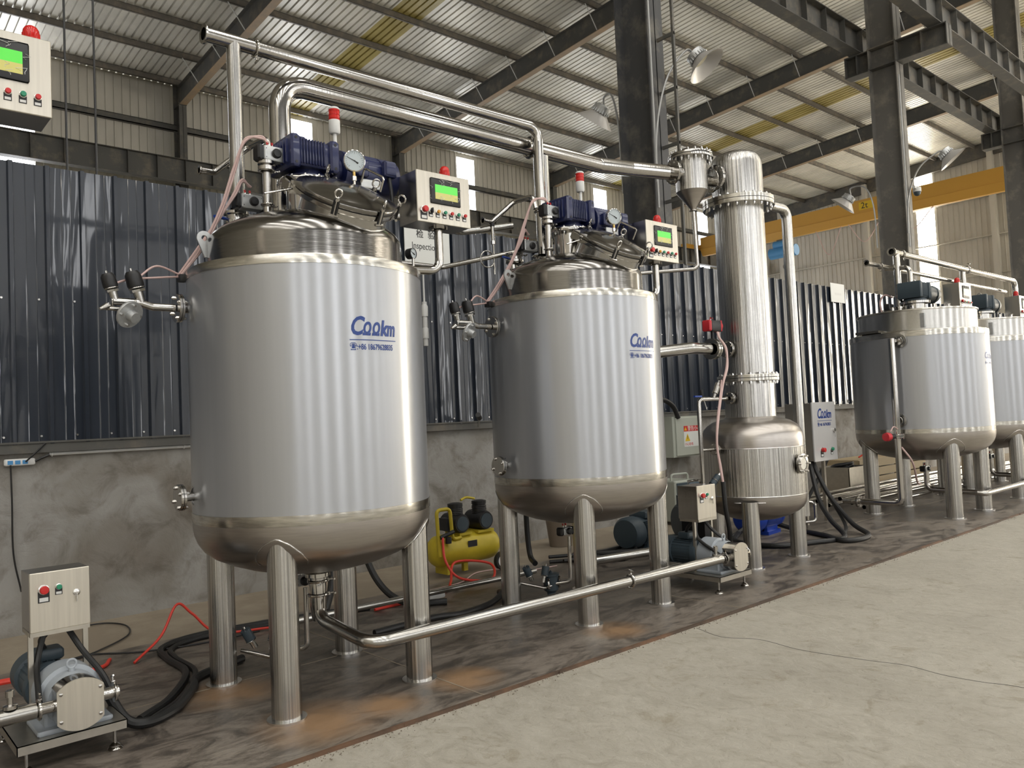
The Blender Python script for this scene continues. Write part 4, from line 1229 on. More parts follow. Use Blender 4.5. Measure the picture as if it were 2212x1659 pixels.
big_flange(1.79, .305, .032, 20, 'lower_flange'); big_flange(3.54, .35, .042, 24, 'upper_flange')
b = MB(); b.lathe([(.25, 3.58), (.25, 3.93), (.247, 3.96), (.235, 4.0), (.205, 4.035), (.15, 4.06), (.08, 4.073), (0, 4.076)], n=72); b.build('top_cap', M['leg'], t)
b = MB(); b.lathe([(.055, 0), (.055, .03), (.095, .032), (.095, .05), (.075, .052), (.06, .054)], (.02, -.475, .95), (0, -1, 0), 32)
g = b.build('sight_glass_frame', M['tube'], t)
b = MB(); b.lathe([(0, .05), (.058, .05)], (.02, -.475, .95), (0, -1, 0), 32); b.build('sight_glass', M['glass'], g)
bolts(g, (.02, -.475, .95), (0, -1, 0), .082, 6, .009, .03, M['bolt'], off=.045)
# nozzle stubs
def stub(parent, p, axis, r, L, fr, nb=4, gap=True):
    b = MB(); p = Vector(p); a = Vector(axis).normalized(); b.cyl(p-a*.05, p+a*L, r, n=20); b.build('nozzle', M['tube'], parent)
    flange(parent, p+a*(L+.012), a, fr, .013, M['tube'], M['rubber'], nb, .009)
stub(t, (-.24, .03, 2.08), (-1, .05, 0), .045, .05, .085, 6)
stub(t, (-.24, .03, 1.60), (-1, .0, 0), .022, .05, .06, 4)
stub(t, (-.48, .06, 1.12), (-1, .0, 0), .018, .06, .055, 4)
stub(t, (-.24, .03, 3.78), (-1, .13, 0), .055, .07, .125, 8)
b = MB(); b.rbox(.2, .3, -.12, -.05, 3.74, 3.83, .01); b.build('red_cap', M['redact'], t)

r = thing('butterfly_valve', 'pneumatic actuator with red end caps on the pipe entering the tower', 'valve', R3+V(-.50, .06, 2.08))
actuator(r, (0, -.02, .22), L=.15, h=.10, d=.09, dark='redact', body='black', knob=False)
b = MB(); b.cyl((.20, -.02, .22), (.222, -.02, .22), .045, n=24) ; b.lathe([(.046, 0), (.046, .02), (.03, .028), (0, .03)], (.108, -.02, .22), (1, 0, 0), 24); b.build('red_cover', M['redact'], r) if False else None
b = MB(); b.lathe([(.045, 0), (.045, .018), (.03, .026), (0, .028)], (.092, -.02, .22), (1, -.2, 0), 24); b.build('round_cover', M['redact'], r)
b = MB(); b.cyl((0, -.01, .1), (0, -.01, .31), .016, n=12); b.build('valve_spindle', M['black'], r)
b = MB(); b.lathe([(.03, -.03), (.10, -.03), (.10, .0), (.03, 0)], (0, 0, 0), (1, 0, 0), 32); b.lathe([(.03, .01), (.10, .01), (.10, .03), (.03, .03)], (0, 0, 0), (1, 0, 0), 32); o = b.build('wafer_body', M['tube'], r)
bolts(o, (.03, 0, 0), (1, 0, 0), .082, 8, .008, .01, M['bolt'])
header('vapour_inlet_pipe', [R3+V(-.56, .06, 2.08), R3+V(-.80, .08, 2.085), R3+V(-1.30, .24, 2.035), R3+V(-1.83, .34, 2.03)], .055, 'thick pipe running from the second tank to the red-capped valve on the tower', 'steel', R=.3)
# condensate loop left of the pot
r = thing('condensate_loop', 'thin vertical pipe with elbow and small valve left of the tower pot', 'pipe', R3+V(-.74, .08, .8))
b = MB(); b.tube(fillet([(0, 0, -.1), (0, 0, .80), (.40, -.04, .80)], .05), .021, 16); b.build('pipe_run', M['tube'], r)
b = MB(); b.tube([(0, 0, .32), (.17, -.02, .32)], .014, 12); b.build('branch', M['tube'], r)
b = MB(); p = Vector((.21, -.02, .80)); a = Vector((.35, -.2, 1)).normalized(); b.cyl(p, p+a*.06, .018, n=14); b.mat(1).cyl(p+a*.06, p+a*.16, .03, n=20); b.mat(0).torus(p+a*.06, a, .03, .004, 20, 6); b.cyl(p+a*.16, p+a*.19, .008, n=8); b.build('angle_valve', [M['steel'], M['dark_panel']], r)
b = MB(); b.cyl((.06, 0, .80), (.10, 0, .80), .024, n=12); b.cyl((.07, -.01, .80), (.07, -.04, .70), .006, n=8); b.mat(1).cyl((.06, 0, .83), (.05, 0, .89), .016, n=10); b.mat(2).box(-.09, .02, -.03, -.01, .82, .835); b.build('ball_valve', [M['steel'], M['black'], M['blueband']], r)
b = MB(); p = Vector((.03, -.02, -.06)); a = Vector((.75, -.2, .7)).normalized(); b.cyl(p, p+a*.08, .022, n=14); b.mat(1).cyl(p+a*.08, p+a*.19, .032, n=20); b.mat(0).cyl(p+a*.19, p+a*.22, .018, n=12); b.torus(p+a*.13, a, .033, .004, 20, 6); b.build('angle_valve', [M['steel'], M['gmotor']], r)
b = MB(); b.tube(fillet([(-.05, .02, .02), (-.17, .04, .02), (-.17, .04, -.1)], .03), .014, 12); b.lathe([(.018, -.2), (.022, -.12), (.018, -.1)], (-.17, .04, 0), n=14); b.build('side_elbow', M['gmotor'], r)
# hoses down the front of the tower
r = thing('air_hose_bundle', 'pink air hoses hanging from the red-capped valve in front of the tower', 'hose', R3+V(-.42, -.12, 2.2))
for k in range(2):
    d = .012*k
    b = MB(); b.tube(spline([(-.10+d, .10, .03), (-.16, .04, -.03), (-.10+d, .02, -.13), (-.10-d, .01, -.30), (-.19, .01, -.47), (-.30+d, .01, -.764), (-.34, .01, -1.02), (-.31+d, .01, -1.24), (-.29, 0, -1.39)], 8), .011, 8); b.build('hose', M['hose'], r)
b = MB(); b.tube(spline([(-.29, 0, -1.37), (-.275, 0, -1.6), (-.20, .02, -1.85), (-.08, .12, -2.05), (.15, .35, -2.17)], 8), .022, 10); b.build('black_sleeve', M['rubber'], r)
b = MB(); b.tube(spline([(-.12, .10, -.48), (-.17, .04, -.43), (-.20, .02, -.46), (-.25, .01, -.58), (-.30, .01, -.74)], 8), .006, 8); b.build('hose', M['hose'], r)

# separator pot
S = Vector((6.46, 4.55, 0))
t = thing('separator_pot', 'small stainless separator with bolted lid and conical bottom between vapour pipe and tower', 'separator', S+V(0, 0, 3.38))
def Z(pr): return [(r_, z-3.38) for r_, z in pr]
b = MB(); b.lathe(Z([(.155, 3.62), (.155, 3.93)]), n=56); b.build('body', M['leg'], t)
b = MB(); b.lathe(Z([(.155, 3.62), (.03, 3.455), (.028, 3.44)]), n=56); b.build('cone', M['belly'], t)
b = MB(); b.lathe(Z([(.14, 3.93), (.215, 3.93), (.217, 3.935), (.217, 3.952), (.14, 3.952)]), n=56); b.lathe(Z([(.14, 3.958), (.217, 3.958), (.217, 3.975), (.215, 3.98), (.165, 3.982), (.15, 4.005), (.11, 4.03), (.05, 4.045), (0, 4.048)]), n=56)
b.mat(1).lathe(Z([(.213, 3.952), (.213, 3.958)]), n=56)
o = b.build('bolted_lid', [M['tube'], M['rubber']], t)
bolts(o, (0, 0, 3.98-3.38), (0, 0, 1), .193, 18, .011, .02, M['bolt'], two=.05)
for p, a, L, fr in (((-.15, .02, .41), (-1, .28, 0), .07, .115), ((.15, -.02, .38), (1, -.2, 0), .10, .12)):
    stub(t, p, a, .05, L, fr, 8)
clamp(t, (0, 0, .055), (0, 0, 1), .03, M['tube'], side=(1, 0, 0))
header('separator_drain', [S+V(0, 0, 3.44), S+V(.02, 0, 2.87), S+V(-.55, .45, 2.84), S+V(-1.35, .75, 2.84)], .019, 'slim pipe hanging from the separator cone and bending back behind the control panel', 'tube', R=.06, n=16)
header('downpipe', [R3+V(.30, .1, 3.67), (8.12, 4.5, 3.67), (8.12, 4.5, .3)], .056, 'tall vertical pipe right of the tower with an elbow at the top', 'leg', R=.13)

# ------------------------------------------------------------------ open-collar tanks farther along
L4 = [(.84, 1.08), (.839, 1.03), (.83, .985), (.81, .935), (.775, .885), (.72, .84), (.62, .795), (.48, .755), (.3, .72), (.15, .70), (0, .69)]
def collar_tank(label, loc):
    t = thing('collar_tank', label, 'tank', loc, group='stainless tanks with open collars farther along the row')
    b = MB(); b.lathe([(.84, 1.135), (.84, 2.31)], n=96); b.build('shell', M['film'], t)
    b = MB(); b.lathe([(.842, 1.08), (.843, 1.135), (.841, 1.136)], n=96); b.build('lower_band', M['band'], t)
    b = MB(); b.lathe([(.841, 2.31), (.843, 2.312), (.843, 2.38), (.835, 2.388), (.73, 2.40)], n=96); b.build('upper_band', M['band'], t)
    b = MB(); b.lathe(L4, n=72); b.build('lower_head', M['belly'], t)
    b = MB(); b.lathe([(.725, 2.39), (.722, 2.41), (.722, 2.65)], n=96); b.build('collar', M['steel'], t)
    b = MB(); b.lathe([(.70, 2.645), (.735, 2.645), (.74, 2.65), (.74, 2.662), (.735, 2.668), (0, 2.675)], n=96); b.build('rim_and_cover', M['band'], t)
    for x, y in ((-.505, -.51), (.505, -.51), (-.505, .51), (.505, .51)): leg(t, x, y, .095, 1.0, L4, .84)
    logo_on(t, .84, math.atan2(-.82, .04), 1.99, .115)
    for x, z, yy in ((-.83, 2.26, -.12), (-.83, 1.25, -.06)):
        b = MB(); b.cyl((-.80, yy, z), (-.97, yy, z), .018, n=16); n_ = b.build('side_nozzle', M['tube'], t)
        b = MB(); b.lathe([(.085, 0), (.085, .03), (.06, .032)], (-.835, yy, z), (-1, 0, 0), 28); b.build('weld_pad', M['gmotor'] if False else M['steel'], n_)
        flange(n_, (-.90, yy, z), (-1, 0, 0), .055, .01, M['tube'], M['rubber'], 4, .008)
    b = MB(); b.box(-.66, -.60, -.36, -.31, 2.42, 2.6); b.build('lifting_lug', M['silver'], t, smooth=False)
    b = MB(); b.box(-.90, -.66, .12, .42, 2.39, 2.42); b.build('hose_tray', M['head'], t, smooth=False)
    b = MB(); b.cyl((0, 0, 2.67), (0, 0, 2.84), .13, n=36); b.lathe([(.16, 2.8), (.19, 2.8), (.19, 2.83), (.12, 2.84)], n=40); nk = b.build('agitator_neck', M['tube'], t)
    for k in range(10):
        a = k*PI/5; b = MB()
        x, y = .42*math.cos(a+.3), .42*math.sin(a+.3); b.cyl((x, y, 2.67), (x, y, 2.74), .02, n=10); b.torus((x, y, 2.74), (0, 0, 1), .022, .005, 14, 6); b.build('top_fitting', M['tube'], t)
    return t
T4 = Vector((11.25, 4.44, 0)); D4 = Vector((2.55, .03, 0))
c4 = collar_tank('stainless tank with raised collar, first one right of the electric box', T4)
dup(c4, D4, 'stainless tank with raised collar, cut by the right edge of the photo'); dup(c4, D4*2, 'stainless tank with raised collar, last in the row, only its leg showing')
def drive4(label, loc):
    t = thing('agitator_drive', label, 'gear motor', loc, group='dark gear motors on the far tanks')
    b = MB(); b.rbox(-.17, .17, -.13, .15, 2.88, 3.07, .014)
    for k in range(10): b.rbox(-.10+k*.022, -.09+k*.022, -.14, .16, 2.9, 3.08, .003)
    for x in (-.17, .12): b.rbox(x, x+.06, -.155, .155, 2.87, 3.09, .01)
    b.build('gear_housing', M['gmotor'], t)
    b = MB(); b.lathe([(.15, 2.84), (.15, 2.86), (.11, 2.88), (0, 2.88)], n=28); b.build('mounting_foot', M['gmotor'], t)
    b = MB(); b.lathe([(0, .16), (.12, .16), (.12, .55), (.13, .56), (.12, .66), (0, .67)], (0, .02, 2.97), (1, 0, 0), 32); b.build('motor', M['gmotor'], t)
    b = MB(); b.torus((0, 0, 3.10), (1, 0, 0), .03, .006, 14, 6); b.build('lifting_eye', M['bolt'], t)
    return t
a = drive4('dark gear motor on the first collar tank, in front of the sunlit window', T4); dup(a, D4, 'dark gear motor on the second collar tank near the right edge')
a = control_panel('small control panel on the first collar tank, right of its gear motor', T4+V(.56, -.34, 2.73), post=False, foil=True)
dup(a, D4, 'control panel cut by the right edge above the second collar tank')
b = MB(); b.cyl((0, 0, -.07), (0, 0, 0), .03, n=14)
# piping over the far tanks
F = T4
header('far_riser', [F+V(-.06, .18, 2.68), F+V(-.06, .18, 3.52)], .045, 'thick riser with open end on the first collar tank', 'tube')
header('far_overhead_pipe', [F+V(-.20, .18, 3.53), F+V(4.8, .18, 3.53), F+V(4.8, .18, 2.72)], .045, 'upper overhead pipe crossing the far tanks to the right edge', 'tube', R=.13,
       flares=[(F+V(-.20, .18, 3.53), (-1, 0, 0))], clamps=[(F+V(.12, .18, 3.53), (1, 0, 0), (0, -.3, -1)), (F+V(2.55, .18, 3.53), (1, 0, 0), (0, -.3, 1))])
header('far_branch_pipe', [F+V(-.05, .02, 2.68), F+V(-.05, .02, 3.30), F+V(-.05, .34, 3.34)], .033, 'slim hooked riser beside the thick one on the first collar tank', 'tube', R=.08, clamps=[(F+V(-.05, .02, 2.95), (0, 0, 1), (1, 0, 0))])
header('far_overhead_pipe', [F+V(-.62, .34, 3.36), F+V(4.8, .34, 3.36)], .033, 'lower overhead pipe crossing the far tanks', 'tube', flares=[(F+V(-.62, .34, 3.36), (-1, 0, 0))], clamps=[(F+V(-.2, .34, 3.36), (1, 0, 0), (0, 0, -1))])
for k, w in ((1, 'second'),):
    header('far_riser', [F+D4*k+V(-.12, .18, 2.68), F+D4*k+V(-.12, .18, 3.5)], .043, 'thick riser joining the overhead pipe behind the first far control panel', 'tube')
r = thing('actuated_valve', 'dark valve with clamps at the foot of the far riser on the first collar tank', 'valve', F+V(-.15, .22, 2.68))
b = MB(); b.rbox(-.22, -.08, -.04, .04, .04, .13, .01); b.mat(1).lathe([(.04, 0), (.075, .002), (.075, .03), (.06, .035), (.06, .07), (.075, .075), (.075, .1), (.04, .102)], (.08, -.04, 0), n=24); b.build('valve_body', [M['black'], M['tube']], r)
r = thing('air_hose', 'white air hose arching from the far valve down to the shoulder tray', 'hose', F+V(-.2, .3, 2.9))
for k in range(2):
    b = MB(); b.tube(spline([(.1, -.05, .02), (-.02, .0, .05), (-.1, .03, -.04), (-.10, .02, -.18), (-.25+.02*k, -.1, -.38), (-.42, -.13, -.49)], 8), .012, 8); b.build('hose', M['hose'], r)
# left vertical line of the first far tank
r = thing('level_pipe', 'tall vertical pipe with red valve left of the first collar tank', 'pipe', F+V(-1.0, -.08, .22))
b = MB(); b.tube(fillet([(0, 0, 2.07), (0, 0, 0), (.0, .75, .0)], .08), .04, 18); b.build('pipe_run', M['tube'], r)
flange(r, (0, .55, 0), (0, 1, 0), .08, .014, M['tube'], M['rubber'], 4, .01)
flange(r, (0, 0, .84), (0, 0, 1), .085, .02, M['tube'], M['rubber'], 6, .01)
b = MB(); b.cyl((-.05, 0, .84), (-.2, .04, .84), .03, n=14); b.mat(1).lathe([(0, 0), (.05, .0), (.055, .03), (.05, .07), (0, .075)], (-.17, .03, .84), (-1, .2, 0), 22); b.build('red_valve', [M['black'], M['redact']], r)
b = MB(); b.tube(spline([(-.15, .02, .90), (-.1, 0, .96), (-.03, -.02, .93)], 6), .008, 6); b.tube(spline([(.0, -.04, .70), (.15, -.1, .5), (.5, .0, .22), (.85, .1, .17)], 8), .012, 8); b.build('hose', M['hose'], r)
for k in range(3):
    w = ['first', 'second', 'third'][k]; O4 = F+D4*k
    r = thing('outlet_valve', 'grey actuator and bent outlet pipe under the %s collar tank' % w, 'valve', O4+V(0, 0, .3), group='outlet valves under the collar tanks')
    actuator(r, (-.02, .0, .28), L=.13, h=.07, d=.07)
    b = MB(); b.tube(fillet([(0, 0, .36), (0, 0, 0), (0, -.65, -.02)] if k != 0 else [(0, 0, .36), (0, 0, 0), (0, -.62, -.02)], .1), .035, 16); b.build('outlet_pipe', M['tube'], r)
header('far_product_pipe', [F+V(.0, -.60, .28), F+V(.02, -.70, .27), F+V(7, -.70, .27)], .036, 'low pipe running in front of the far tank legs to the right', 'steel', R=.06)
for k in range(7):
    y = 5.15+.17*k
    header('floor_pipe', [(10.9, y, .06+.05*(k % 3)), (19.0, y, .06+.05*(k % 3))], .028, 'steel pipe on the floor behind the far tanks, %s from the front' % ['first', 'second', 'third', 'fourth', 'fifth', 'sixth', 'seventh'][k], 'tube', n=12)

# ------------------------------------------------------------------ rotor pumps on carts
def pump(label, loc, boxlabel, left_pipe):
    t = thing('rotor_pump', label, 'pump', loc, group='rotor pumps on small stainless carts')
    b = MB(); b.box(-.23, .23, 0, .66, .138, .142); 
    for x0, x1, y0, y1 in ((-.23, .23, 0, .004), (-.23, .23, .656, .66), (-.23, -.226, 0, .66), (.226, .23, 0, .66)): b.box(x0, x1, y0, y1, .10, .142)
    c_ = b.build('cart_tray', M['cart'], t, smooth=False)
    for x, y in ((-.185, .05), (.185, .05), (-.185, .6), (.185, .6)):
        b = MB(); b.cyl((x, y, .02), (x, y, .138), .0085, n=12); b.lathe([(.0, 0), (.033, 0), (.035, .005), (.03, .012), (.026, .014), (.026, .02), (.014, .03), (0, .032)], (x, y, 0), n=24); b.build('levelling_foot', M['tube'], t)
    # rotor case: stadium-like plate with arced top and bottom
    hx, z0, z1 = .098, .16, .395
    P = []
    for k in range(13):
        a = math.radians(142-104*k/12); P.append((.124*math.cos(a), z1-.115+.115*math.sin(a)))
    for k in range(13):
        a = math.radians(-38-104*k/12); P.append((.124*math.cos(a), z0+.115+.115*math.sin(a)))
    cx = .02
    P = [(x+cx, z) for x, z in P]
    b = MB(); b.prism(P, -.045, -.037); b.build('front_cover', M['panel'], t, smooth=False)
    b = MB(); b.prism([((x-cx)*.97+cx, .2775+(z-.2775)*.97) for x, z in P], -.037, .075); b.build('rotor_case', M['tube'], t, ang=25)
    cov = MB()
    for sx in (-1, 1):
        for sz in (-1, 1): 
            o = MB(); o.lathe([(.008, 0), (.008, .005), (.004, .007), (0, .007)], (cx+sx*.082, -.045, .2775+sz*.062), (0, -1, 0), 12); o.build('cover_bolt', M['tube'], t)
    b = MB(); b.lathe([(0, .07), (.115, .07), (.12, .08), (.12, .16), (.14, .165), (.14, .30), (.13, .31), (0, .31)], (cx, 0, .275), (0, 1, 0), 40)
    b.rbox(cx-.12, cx+.12, .10, .29, .142, .25, .01); b.rbox(cx-.16, cx+.16, .05, .30, .142, .165, .006); b.build('gear_case', M['greyp'], t)
    b = MB(); b.torus((cx, .12, .43), (0, 1, 0), .02, .006, 20, 8); b.cyl((cx, .12, .39), (cx, .12, .41), .014, n=12); b.build('lifting_eye', M['greyp'], t)
    b = MB(); b.lathe([(0, .31), (.11, .31), (.115, .33), (.115, .36), (.10, .365), (.10, .56), (.115, .565), (.115, .68), (.1, .70), (0, .70)], (cx-.05, 0, .29), (0, 1, 0), 36)
    for k in range(24):
        a = 2*PI*k/24; ca, sa = math.cos(a), math.sin(a)
        b.box(cx-.05+.098*ca-.002, cx-.05+.098*ca+.002+.012*abs(ca), .37, .56, .29+.11*sa-.003, .29+.11*sa+.003)
    mo = b.build('motor', M['gmotor'], t)
    b = MB(); b.rbox(cx-.10, cx+.03, .40, .52, .395, .45, .01); b.build('terminal_box', M['gmotor'], mo)
    for sg in (-1, 1):
        b = MB(); b.cyl((cx+sg*.09, .015, .28), (cx+sg*.175, .015, .28), .028, n=20); b.lathe([(.028, .15), (.042, .152), (.042, .166), (.028, .168)], (cx, .015, .28), (sg, 0, 0), 24)
        p_ = b.build('port', M['tube'], t)
        clamp(p_, (cx+sg*.158, .015, .28), (1, 0, 0), .038, M['tube'], side=(0, -.3, 1) if sg < 0 else (0, .4, 1))
    b = MB(); b.lathe([(.03, 0), (.03, .015), (.012, .02), (.012, .05), (.018, .052), (.018, .08), (.008, .084), (0, .085)], (cx-.27, .015, .315), n=18); b.build('pressure_sensor', M['tube'], t)
    if left_pipe:
        b = MB(); b.tube([(cx-.17, .015, .28), (cx-1.6, .015, .28)], .036, 20); b.build('suction_pipe', M['steel'], t)
    # posts and control box
    for x in (-.115, .125):
        b = MB(); b.box(x-.011, x+.011, .30, .322, .14, .575); b.build('post', M['cart'], t, smooth=False)
    b = MB(); b.box(-.125, .135, .255, .45, .555, .575); b.build('shelf', M['cart'], t, smooth=False)
    r = thing('pump_control_box', boxlabel, 'control box', Vector(loc)+V(.005, .26, .575), group='small stainless pump control boxes')
    b = MB(); b.box(-.128, .132, .008, .2, 0, .28); b.build('case', M['dark_panel'], r, smooth=False)
    b = MB(); b.rbox(-.130, .134, -.004, .008, .0, .283, .003); b.build('door', M['panel'], r, smooth=False)
    push_button(r, -.07, -.004, .20, M['red'], .020, 'emergency_button', h=.02); push_button(r, -.005, -.004, .205, M['green'], .0125, 'start_button')
    b = MB(); b.lathe([(.016, 0), (.016, .008), (.010, .012), (0, .012)], (.072, -.004, .165), (0, -1, 0), 20); b.box(.070, .074, -.022, -.012, .12, .16); b.build('door_lock', M['bolt'], r)
    b = MB()
    for k, (x, e) in enumerate(((-.03, (-.11, .2, .30)), (.03, (-.04, .3, .40)), (.06, (.16, .12, .30)))):
        pass
    for k, P_ in enumerate((((-.05, .34, .56), (-.09, .30, .42), (-.12, .12, .33), (-.13, .05, .30)), ((-.02, .36, .56), (-.05, .42, .50), (-.03, .46, .45)), ((.05, .34, .56), (.10, .26, .45), (.16, .14, .34), (.20, .1, .22)))):
        b = MB(); b.tube(spline(P_, 6), .014, 8); b.build('power_cable', M['rubber'], t)
    return t
pump('rotor pump on a cart at the lower left corner with tan square cover', (.91, 4.2, 0), 'small control box standing over the lower left pump', True)
pump('rotor pump on a cart between the second tank and the tower', (5.735, 3.815, 0), 'small control box with red and green buttons over the middle pump', False)

# ------------------------------------------------------------------ electric cabinets
r = thing('electric_cabinet', 'white-faced electric box with blue lettering right of the tower', 'cabinet', (9.63, 5.0, .8))
b = MB(); b.box(-.29, .29, .01, .36, 0, .72); b.build('case', M['dark_panel'], r, smooth=False)
b = MB(); b.rbox(-.292, .292, -.012, .01, -.01, .73, .004); b.build('door', simple('glossy_white_door', (.62, .61, .6), .15, .2), r, smooth=False)
logo_set(r, lambda x, y, z: Vector((x*1.0, -.0135-z, .53+y)), .165)
push_button(r, -.11, -.012, .13, M['red'], .028, 'emergency_button', h=.04); push_button(r, .14, -.012, .13, M['green'], .022, 'start_button', h=.02)
b = MB(); b.lathe([(.025, 0), (.025, .02), (0, .022)], (.22, -.012, .37), (0, -1, 0), 18); b.box(.2, .205, -.04, -.035, .28, .36); b.build('door_lock', M['bolt'], r)
b = MB(); b.box(-.27, -.23, .15, .19, -.80, 0); b.box(.23, .27, .15, .19, -.80, 0); b.box(-.3, .3, .1, .36, -.02, 0); b.build('stand', M['cart'], r, smooth=False)
r = thing('black_cable_loops', 'thick black cables looping from the electric box to the floor', 'cable', (9.4, 5.1, .8))
for k, P_ in enumerate((((0, 0, 0), (-.3, -.25, -.42), (-.62, -.55, -.62), (-.85, -.82, -.77), (-1.3, -.72, -.77), (-1.75, -.5, -.77), (-1.7, .0, -.77), (-1.25, .22, -.72)), ((.05, 0, 0), (-.05, -.25, -.4), (-.25, -.62, -.70), (-.55, -.95, -.77), (-.95, -1.0, -.77), (-1.05, -.86, -.77), (-.85, -.6, -.77), (-.6, -.1, -.77), (-.62, .2, -.70)), ((.1, 0, 0), (.1, -.1, -.3), (-.2, -.5, -.7), (-.8, -.8, -.75)), ((-.05, .1, 0), (-.6, .1, -.45), (-1.1, .1, -.6), (-1.5, .2, -.77)))):
    b = MB(); b.tube(spline(P_, 10), .028 if k < 2 else .02, 10); b.build('cable', M['rubber'], r)
r = thing('warning_cabinet', 'cream electric box with a red and yellow warning sticker left of the tower', 'cabinet', (9.55, 7.02, .84))
b = MB(); b.box(-.36, .33, .01, .22, 0, .58); b.build('case', M['cream'], r, smooth=False)
b = MB(); b.rbox(-.30, .31, -.012, .012, .02, .56, .004); b.build('door', M['cream'], r, smooth=False)
b = MB(); b.box(-.13, .27, -.0145, -.012, .14, .44); b.mat(1).box(-.13, .27, -.0155, -.0145, .36, .44)
s = b.build('warning_sticker', [M['paper'], M['signred']], r, smooth=False)
b = MB(); b.prism([(-.11, .22), (.01, .22), (-.05, .33)], -.0165, -.0148); b.mat(1).box(-.055, -.045, -.0175, -.0165, .25, .30)
b.mat(0).prism([(-.12, .375), (-.06, .375), (-.09, .425)], -.0170, -.0155)
b.build('warning_triangle', [M['signyellow'], M['ink']], s, smooth=False)
text_obj('\u8b66\u544a\u5c0f\u5fc3', .075, M['paper'], s, face_y(-.04, -.0158, .375), 'lettering')
text_obj('\u5c0f\u5fc3\u6709\u7535', .05, M['signred'], s, face_y(-.12, -.0148, .16), 'lettering')
r = thing('black_hose', 'thick black hose arching above the cream electric box', 'hose', (9.0, 7.0, 1.6))
b = MB(); b.tube(spline([(-.2, 0, .05), (0, 0, .06), (.2, 0, -.04), (.30, 0, -.2)], 8), .035, 12); b.build('hose', M['rubber'], r)
# signs on the cladding
r = thing('inspection_sign', 'white inspection sign on the cladding behind the first control panel', 'sign', (5.15, 7.185, 3.25))
b = MB(); b.box(-.28, .33, 0, .01, 0, .50); b.build('board', M['paper'], r, smooth=False)
text_obj('\u68c0  \u9a8c', .10, M['ink'], r, face_y(-.125, -.001, .30), 'lettering', off=.001)
text_obj('Inspection', .105, M['ink'], r, face_y(-.19, -.001, .165), 'lettering', sx=.82)
b = MB(); b.box(-.24, -.05, -.0015, 0, .455, .475); b.build('small_heading', M['ink'], r, smooth=False)
r = thing('blank_sign', 'blank white sign board on top of the cladding right of the tower', 'sign', (14.7, 7.185, 3.42))
b = MB(); b.box(-.28, .26, 0, .01, 0, .36); b.build('board', M['paper'], r, smooth=False)
b = MB(); b.box(-.12, .12, -.0015, 0, .14, .18); b.build('faint_lettering', M['conduit'], r, smooth=False)
# power strip, conduit, wires on the wall
r = thing('power_strip', 'white power strip on the render below the cladding at the far left', 'power strip', (1.22, 7.245, 1.335))
b = MB(); b.rbox(-.10, .11, -.03, 0, -.026, .026, .008); b.build('body', M['white'], r)
for x in (-.06, -.01, .04):
    b = MB(); b.box(x-.018, x+.018, -.032, -.03, -.016, .014); b.build('socket', M['hoistblue'], r, smooth=False)
b = MB(); b.tube(spline([(-.06, -.04, -.02), (-.055, -.04, -.3), (-.05, -.03, -.7), (-.0, -.02, -1.0)], 8), .007, 6); b.tube(spline([(.04, -.045, .0), (.10, -.06, .06), (.18, -.05, .14)], 6), .007, 6); b.tube(spline([(.11, -.02, 0), (.15, -.02, .02), (.21, -.03, .045)], 6), .009, 6); b.build('cable', M['black'], r)
r = thing('wall_conduit', 'white plastic conduit running along the wall left of the nearest tank', 'conduit', (1.43, 7.235, 1.385))
b = MB(); b.cyl((0, 0, 0), (3.0, 0, 0), .015, n=12); b.build('tube', M['conduit'], r)
for x in (.02, 1.05, 2.1):
    b = MB(); b.torus((x, 0, 0), (1, 0, 0), .018, .005, 14, 6); b.build('clip', M['conduit'], r)
for k, (x, w) in enumerate(((5.62, 'left of the second tank'), (15.6, 'left of the first collar tank'))):
    r = thing('control_lever', 'black-gripped lever sticking out of the cladding %s' % w, 'handle', (x, 6.95, 1.52), group='black levers on the partition')
    b = MB(); b.cyl((.16, .22, -.09), (-.02, -.02, .02), .014, n=10); b.mat(1).cyl((-.0, -.0, .0), (-.06, -.05, .04), .03, n=12); b.build('lever', [M['steel'], M['black']], r)

# ------------------------------------------------------------------ compressor and other machines at the back
r = thing('air_compressor', 'yellow air compressor with black twin motor heads behind the nearest tank', 'compressor', (4.86, 6.35, 0))
def hcap(x, s): return x
b = MB(); b.lathe([(0, -.40), (.07, -.392), (.12, -.37), (.148, -.33), (.155, -.28), (.155, .28), (.148, .33), (.12, .37), (.07, .392), (0, .40)], (0, 0, .25), (1, 0, 0), 40); b.build('air_tank', M['yellow'], r)
b = MB(); b.tube(fillet([(-.38, -.12, .22), (-.40, -.12, .66), (-.24, -.12, .66), (-.22, -.12, .36), (-.12, -.12, .37)], .05), .018, 12); b.build('handle', M['yellow'], r)
b = MB(); b.box(-.13, .02, -.12, .12, .385, .41); b.box(.10, .30, -.12, .12, .385, .41); b.box(-.02, .03, -.02, .02, .02, .11); b.box(-.28, -.22, -.1, .1, .03, .12); b.build('bracket', M['yellow'], r, smooth=False)
for x in (-.10, .20):
    b = MB(); b.lathe([(0, -.13), (.085, -.13), (.095, -.11), (.095, .12), (.07, .14), (0, .14)], (x, 0, .50), (0, 1, 0), 28)
    b.lathe([(.06, .06), (.07, .07), (.07, .16), (.075, .16), (.075, .19), (.04, .2), (0, .2)], (x, -.02, .5), (0, 0, 1), 24)
    for k in range(5): b.torus((x, -.02, .575+k*.016), (0, 0, 1), .072, .005, 20, 6)
    b.mat(1).cyl((x, -.135, .5), (x, -.13, .5), .07, n=20)
    b.build('motor_head', [M['black'], M['gmotor']], r)
b = MB(); b.box(-.24, -.16, -.06, .06, .44, .56); b.cyl((-.38, -.14, .40), (-.22, -.14, .44), .02, n=10); b.cyl((-.30, -.16, .40), (-.30, -.16, .34), .03, n=12); b.build('regulator', M['black'], r)
